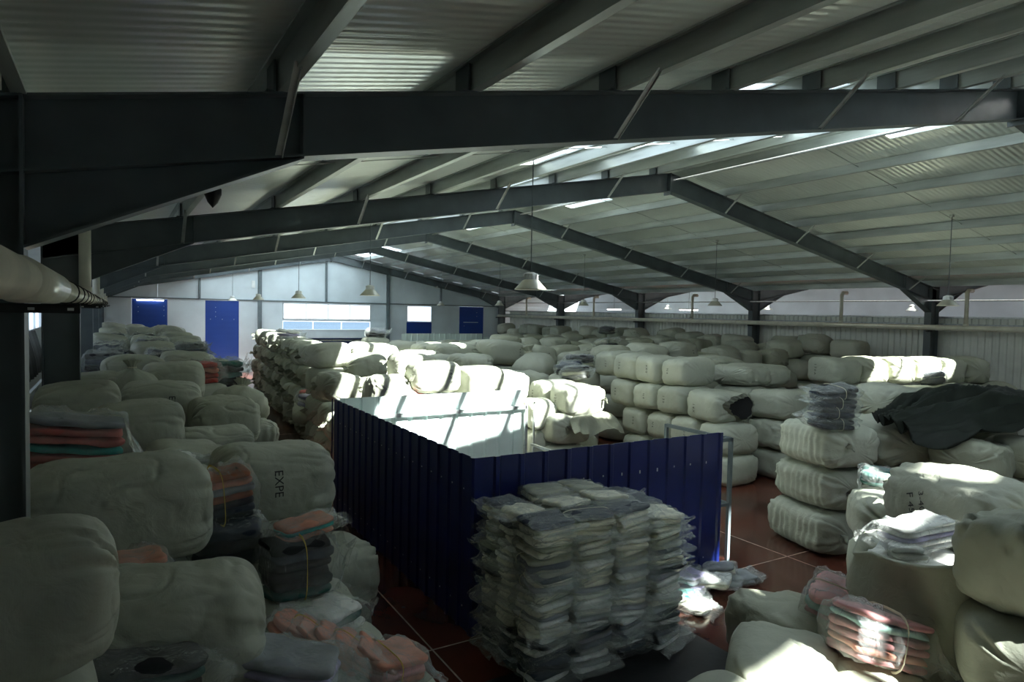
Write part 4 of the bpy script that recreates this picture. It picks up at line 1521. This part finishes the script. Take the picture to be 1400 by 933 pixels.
# ---- bags spilled on the floor to the right of the block
for k, (x, y, z, rot, cols, tl, lab) in enumerate((
        (6.55, 6.15, .0, 20, ['purple', 'lilac'], (0, 0), 'bag of dark purple garments lying on the floor by the block'),
        (6.15, 5.95, .0, -30, ['white', 'tealpatch'], (0, 0), 'bag with a teal edge lying on the floor against the block'),
        (6.75, 5.98, .1, -60, ['cream', 'white'], (4, -6), 'bag of cream garments heaped at the end of the blue wall'),
        (6.5, 6.2, .13, 15, ['grey', 'lilac'], (2, 4), 'bag of lilac garments on top of the spilled heap'),
        (7.05, 6.25, .0, 40, ['white', 'navy'], (0, 0), 'bag of white and navy garments at the foot of the open frame'),
        (7.1, 6.2, .12, 130, ['cream', 'grey'], (3, 8), 'bag with a navy collar on the spilled heap'),
        (7.3, 6.05, .0, -10, ['grey', 'grey'], (0, 0), 'empty looking cloudy bag at the edge of the spilled heap'),
        (6.1, 5.75, .0, -70, ['white', 'cream'], (0, 0), 'flat clear bag in front of the spilled heap'))):
    bagged(x, y, z, rot, cols, lab, 'spilled bags by the enclosure', .46, .36, .11, tl, k + 2, 'filmdusty' if k == 6 else 'film')

# ---- bags on and around the near right group
bagged(6.68, 3.42, 1.44, 160, ['grey', 'white', 'lilac', 'white', 'white'], 'large white and lilac bag of garments lying on the open sack', None, .66, .46, .24, (4, 8), 2, 'film')
bagged(6.35, 3.35, 1.40, 35, ['white', 'white'], 'small white bag tucked in the front of the open sack', None, .4, .3, .12, (0, 6), 3, 'film')
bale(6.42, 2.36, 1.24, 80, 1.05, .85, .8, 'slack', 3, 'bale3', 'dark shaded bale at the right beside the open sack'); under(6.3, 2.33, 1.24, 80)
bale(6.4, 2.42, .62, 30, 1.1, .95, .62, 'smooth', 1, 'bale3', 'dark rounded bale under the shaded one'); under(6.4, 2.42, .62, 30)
bale(5.95, 4.3, .0, 70, 1.05, .95, .68, 'slack', 2, 'bale2', 'grey bale on the floor behind the pink bags')
bale(5.15, 3.75, 0, 35, 1.2, .95, .68, 'smooth', 1, 'bale', 'white bale on the floor with a sunlit top before the pink bags')
bale(4.05, 3.4, 0, 10, 1.1, .95, .66, 'smooth', 2, 'bale', 'white bale added out of view to bounce sunlight onto the garment block')  # unseen bale, added as a sunlit reflector for the garment block
bale(2.95, 3.35, 0, -6, 1.0, .95, .66, 'smooth', 1, 'bale', 'second white bale added out of view to bounce sunlight, before the left pile')  # another unseen bale, added to widen the bounced light
bale(5.5, 3.1, 0, 20, 1.0, .9, .62, 'slack', 0, 'bale2', 'bale under the pink bags')
bagged(6.1, 3.95, .64, 20, ['pink', 'pink', 'mint', 'pink'], 'bag of pink and mint garments standing behind the larger pink bag', None, .55, .42, .36, (10, -12), 4, 'filmdusty', 'string')
bagged(5.70, 3.25, .63, -25, ['pink', 'peach', 'pink', 'pink', 'mint', 'pink'], 'large bag of pink and mint garments with a sunlit corner', None, .78, .56, .42, (-8, 14), 1, 'film', 'string')
bagged(8.75, 5.05, 1.38, 30, ['black', 'teal', 'teal'], 'crumpled bag of black and green garments beside the sewn stack', None, .5, .42, .22, (6, -8), 2, 'film')
bagged(9.15, 5.15, 1.3, 10, ['pink'], 'thin bag of pink cloth under the green bag', None, .5, .4, .1, (0, 0), 3, 'film')
for k in range(4):
    bagged(9.30 + .03 * k, 6.1 + J(.03), 1.97 + k * .155, 160 + J(8), ['navy', 'black'], 'tied bag of navy garments, %s up on the sewn stack' % ordinal(k), 'navy bags on the sewn stack', .62, .5, .16, (J(4), J(4)), k, 'film', 'string')
    if k < 3: bagged(9.75 + .03 * k, 6.35 + J(.03), 1.97 + k * .155, 10 + J(8), ['black', 'navy'], 'cloudy bag of black garments, %s up beside the tied navy ones' % ordinal(k), 'black bags on the sewn stack', .55, .5, .16, (J(4), J(4)), k + 1, 'filmdusty')

# ================================================================== LEFT PILE
def hero_bale(x, y, zc, rot, L, W, H, seed, label, mt='bale', text=None, slack=.2, seam=False, n=3.7, ears=0, tilt=(0, 0)):
    hm = to_mesh('bale', bale_bm(L, W, H, seed, 90, 120, 1.15, seam, n, slack), mt, True)
    o = bale(x, y, zc - H / 2, rot, L, W, H, me=hm, label=label, ears=ears, tilt=tilt)
    if text: marking(o, *text)
    under(x, y, zc - H / 2, rot, L * .9, W * .9)
    return o
hero_bale(-.47, 3.66, 2.27, 3, .98, .72, .64, 31, 'smooth bale lying before the first left column, under the cream pipe', 'bale')
hero_bale(.02, 6.05, 1.98, 4, 1.34, .95, .80, 32, 'big shiny bale wedged past the first left column', 'bale', None, .12)
hero_bale(.28, 4.5, 1.52, -8, 1.12, .9, .86, 33, 'slumped bale on the near edge of the left pile', 'bale', None, .4)
hero_bale(1.52, 7.75, 1.66, 3, 1.3, 1.0, .82, 34, 'large bale lettered EXP at the aisle edge', 'bale', ('EXPE', -.05, .50, .13, True, -1), .1, False, 3.4, 1)
hero_bale(.72, 8.35, 1.72, 10, .8, .85, .72, 35, 'bale left of the large lettered one', 'bale')
hero_bale(1.15, 9.7, 1.72, 2, 1.0, .8, .55, 36, 'low bale lying across behind the large lettered one', 'bale')
hero_bale(.26, 9.4, 2.03, 3, 1.02, .9, .76, 37, 'rounded bale before the second left column', 'bale')
hero_bale(-.42, 10.55, 2.2, 2, 1.0, .85, .70, 38, 'bale pushed against the second left column', 'bale')
hero_bale(.66, 12.2, 1.98, -6, 1.2, .95, .76, 39, 'bale lettered E33 beyond the rounded one', 'bale', ('E33', .18, .5, .13, True, -1))
hero_bale(1.5, 11.4, 1.82, 8, 1.0, .95, .70, 40, 'creased bale with a soft end near the aisle', 'bale2', None, .6)
hero_bale(2.1, 12.8, 1.25, 5, .95, .9, .62, 41, 'lit bale end sticking out over the aisle', 'bale', None, .7, True)
hero_bale(2.0, 10.9, 1.0, 5, .9, .9, .66, 42, 'low bale at the aisle under the creased one', 'bale', None, .5, True)
hero_bale(1.95, 7.1, .75, 20, 1.0, .9, .72, 43, 'bale sunk beside the blue wall under the bagged clothes', 'bale', None, .5)
hero_bale(-.35, 13.4, 2.1, 3, 1.0, .9, .7, 44, 'plain bale behind the second left column', 'bale')
hero_bale(.98, 14.3, 2.15, -4, 1.1, .95, .75, 45, 'plain bale right of the knotted sack', 'bale')
hero_bale(.35, 15.3, 2.3, -8, 1.15, .8, .55, 46, 'flat pale bale behind the knotted sack', 'bale')
hero_bale(1.35, 16.3, 2.3, 0, 1.0, .8, .6, 47, 'pale bale with square shoulders behind the plain one', 'bale')
sack(.27, 13.3, 1.88, 20, .46, .62, 'bale', 'knotted white sack standing between the left bales', seed=7)
under(.27, 13.3, 1.88)
sack(1.95, 13.1, 1.55, 30, .52, .62, 'bale2', 'rumpled sack with a loose top leaning over the aisle', tilt=(-18, 26), seed=9)
under(1.9, 13.1, 1.55)
# clothes in polythene on the left pile
def ft(x, y, zc, rot, cols, lab, L, W, H, tilt=(0, 0), seed=0, fm='film', string=None):
    return bagged(x, y, zc - H / 2, rot, cols, lab, None, L, W, H, tilt, seed, fm, string)
ft(-.38, 7.5, 2.30, 5, ['plaid', 'plaid', 'tealpatch', 'plaid', 'plaid', 'grey'], 'big clear bag of red plaid and teal cloth by the first left column', .9, .6, .50, (0, 8), 1)
ft(.45, 7.35, 2.08, 15, ['peach', 'white'], 'small bag of peach cloth behind the shiny bale', .5, .3, .12, (0, 4), 2)
under(-.38, 7.5, 2.02); under(.45, 7.35, 2.0)
ft(.83, 6.3, 1.95, 190, ['black', 'navy', 'black', 'rust', 'grey', 'peach', 'rust'], 'tied bundle of dark clothes with rust tops against the shiny bale', .52, .42, .42, (0, 4), 3, 'film', 'yellowstring')
ft(.85, 6.2, 1.56, -10, ['navy', 'black', 'navy'], 'bundle of dark clothes under the rust topped one', .6, .5, .32, (0, 0), 4)
ft(1.33, 5.75, 1.42, 6, ['teal', 'black', 'black', 'black', 'navy', 'black'], 'tall tied bag of black clothes beside the aisle', .58, .5, .46, (0, 0), 0, 'film', 'yellowstring')
ft(1.42, 5.85, 1.70, 10, ['peach', 'tealpatch', 'peach'], 'bag of peach cloth with a teal patch and a long loose end', .5, .36, .12, (0, -6), 2)
under(.86, 6.25, 1.4); under(1.33, 5.75, 1.19)
for k in range(5):
    ft(1.12 + .13 * k, 4.92 - .07 * k, 1.22 - .05 * k, 70, ['peach', 'peach'], 'tilted clear bag of peach garments, %s in the leaning row' % ordinal(k), .5, .44, .12, (0, 0), k, 'film', 'yellowstring' if k % 2 else None).rotation_euler = (R(38), R(14), R(66))
ft(1.72, 4.62, .98, 15, ['peach', 'pink', 'peach'], 'bag of peach garments at the tip of the leaning row', .55, .42, .2, (6, 10), 1, 'film', 'yellowstring')
ft(1.5, 5.35, 1.08, 30, ['white', 'teal', 'white'], 'white and green bag behind the leaning peach row', .5, .45, .2, (0, 0), 3)
ft(.86, 4.1, 1.42, -28, ['navy', 'grey', 'lilac', 'grey'], 'bag of grey and blue shirts at the front of the left pile', .7, .42, .22, (0, 10), 4, 'film')
ft(.12, 3.95, 1.66, 10, ['black', 'teal', 'black'], 'bag of dark green clothes in the front corner of the left pile', .6, .4, .18, (0, 6), 2)
ft(.06, 5.1, 1.80, 12, ['black', 'black', 'peach'], 'dark bundle with a peach edge under the shiny bale', .5, .36, .24, (0, 0), 1)
hero_bale(-.35, 3.2, 1.55, 4, .9, .6, .55, 51, 'bale at the near bottom of the left pile', 'bale')
under(1.4, 4.8, 1.0); under(1.7, 4.7, .8); under(.86, 4.1, 1.3, 0, .8, .6); under(.1, 3.95, 1.5, 0, .8, .6); under(.05, 5.1, 1.6); under(1.5, 5.35, .95)
# red and green bundles and the far part of the left pile
ft(1.62, 15.4, 2.22, 0, ['red', 'red', 'peach', 'red'], 'clear bag of red garments on the left pile', .62, .5, .44, (0, 0), 2); under(1.62, 15.4, 2.0)
ft(2.2, 16.1, 2.1, 5, ['black', 'black', 'teal', 'black', 'teal'], 'tall bundle of dark green garments at the aisle edge', .65, .55, .6, (0, 0), 3); under(2.2, 16.1, 1.8)
ft(1.75, 17.4, 2.25, 5, ['grey', 'lilac'], 'bag of lilac grey garments behind the red one', .6, .5, .3, (0, 0), 1); under(1.75, 17.4, 2.1)
rnd = random.Random(77)
darks = (['black', 'navy', 'black'], ['teal', 'black'], ['navy', 'white', 'navy'], ['grey', 'navy'], ['black', 'grey', 'black'])
for k in range(17):
    yy = 17.6 + k * 1.22
    for c, xx in enumerate((-.1, .95, 2.0)):
        z = 1.85 + .012 * (yy - 17) + J(.15)
        if rnd.random() < .34 and yy < 32:
            ft(xx + J(.15), yy + J(.2), z + .35, J(30), darks[(k + c) % 5], 'bag of dark garments, %s row beyond the red bag, %s' % (ordn(k), ('wall side', 'middle', 'aisle side')[c]), .75, .6, .42, (J(8), J(8)), k + c)
            under(xx, yy, z + .1)
        else:
            bale(xx + J(.12), yy + J(.15), z, J(16), 1.0 + J(.1), .85, .6, ('smooth', 'slack')[k % 2], k + c, 'bale', 'pale bale, %s row beyond the red bag, %s of the left pile' % (ordn(k), ('wall side', 'middle', 'aisle side')[c]), 'far part of the left pile', tilt=(J(5), J(5)))
            under(xx, yy, z)
# dark bags and cloths on the middle rows
for k, (x, y, z, cols, lab) in enumerate((
        (9.85, 13.3, 2.0, ['black', 'olive', 'black'], 'bag of black and tan garments on the stack behind the enclosure gap'),
        (10.2, 14.1, 2.05, ['black', 'navy'], 'black cloth bundle between the knotted sack and the lettered row'),
        (10.9, 14.6, 2.2, ['olive', 'black', 'black'], 'dark rumpled bundle behind the lettered row'),
        (14.9, 18.4, 2.45, ['black', 'olive'], 'dark olive bundle on the wide rows'),
        (4.6, 18.1, 1.0, ['lilac', 'white', 'purple'], 'bag of purple print garments in the gap of the aisle row'),
        (4.75, 18.6, 1.05, ['peach', 'red'], 'orange bag in the gap of the aisle row'),
        (18.3, 9.2, 2.0, ['black', 'navy'], 'dark bag at the foot of the sunlit row end'),
        (4.9, 22.5, 2.6, ['white', 'lilac', 'white'], 'white and blue bag on the aisle row'),
        (8.6, 24.5, 2.6, ['black', 'grey'], 'grey bag lying beyond the left-middle rows'),
        (19.6, 24.2, 2.75, ['black', 'black', 'navy'], 'black bundle on the far rows near the partition'),
        (5.35, 13.2, 1.66, ['red', 'white', 'plaid'], 'red and white print bag under the lettered bale'))):
    bagged(x, y, z, rnd.uniform(-40, 40), cols, lab, None, .75, .6, .3, (J(6), J(6)), k, 'film')
    under(x, y, z)

# ------------------------------------------------------------------ hidden lower layers, one body of packed bales
src = bale_bm(1, 1, 1, 3, 8, 12, .5)
sv = [v.co.copy() for v in src.verts]
sf = [[v.index for v in f.verts] for f in src.faces]
src.verts.index_update()
sv = [v.co.copy() for v in src.verts]; sf = [[v.index for v in f.verts] for f in src.faces]
src.free()
bpy.context.view_layer.update()
BOX = []
for q in bpy.data.objects:
    if q.parent is None and q.type == 'MESH' and q.get('category') in ('bale', 'sack') and q.name != 'bale_pile':
        cs = [q.matrix_world @ Vector(c) for c in q.bound_box]
        BOX.append([min(c[i] for c in cs) for i in range(3)] + [max(c[i] for c in cs) for i in range(3)])
BOX.append([6.0, 2.7, 0, 7.5, 4.0, 1.3])
KEEP = []
for e in CORE:
    x, y, z, rot, L, W, H = e
    c, s_ = abs(math.cos(R(rot))), abs(math.sin(R(rot)))
    hx, hy = (L * c + W * s_) / 2 * .85, (L * s_ + W * c) / 2 * .85
    worst = 0
    for b in BOX:
        ox = min(x + hx, b[3]) - max(x - hx, b[0]); oy = min(y + hy, b[4]) - max(y - hy, b[1]); oz = min(z + H, b[5]) - max(z, b[2])
        if ox > 0 and oy > 0 and oz > 0:
            worst = max(worst, ox * oy * oz / (4 * hx * hy * H))
    if worst < .4:
        KEEP.append(e)
V, F = [], []
for (x, y, z, rot, L, W, H) in KEEP:
    c, s = math.cos(R(rot)), math.sin(R(rot))
    b = len(V)
    for p in sv:
        px, py = p.x * L, p.y * W
        V.append((x + px * c - py * s, y + px * s + py * c, z + p.z * H))
    F += [[b + i for i in f] for f in sf]
me = bpy.data.meshes.new('bale_pile')
me.from_pydata(V, [], F)
me.materials.append(M['bale'])
me.polygons.foreach_set('use_smooth', [True] * len(me.polygons))
o = bpy.data.objects.new('bale_pile', me)
link(o)
tag(o, 'lower layers of white bales packed under the visible rows', 'bale pile', None, 'stuff')
print('CORE', len(CORE), 'bales', sum(1 for q in bpy.data.objects if q.name.startswith('bale') and not q.parent))
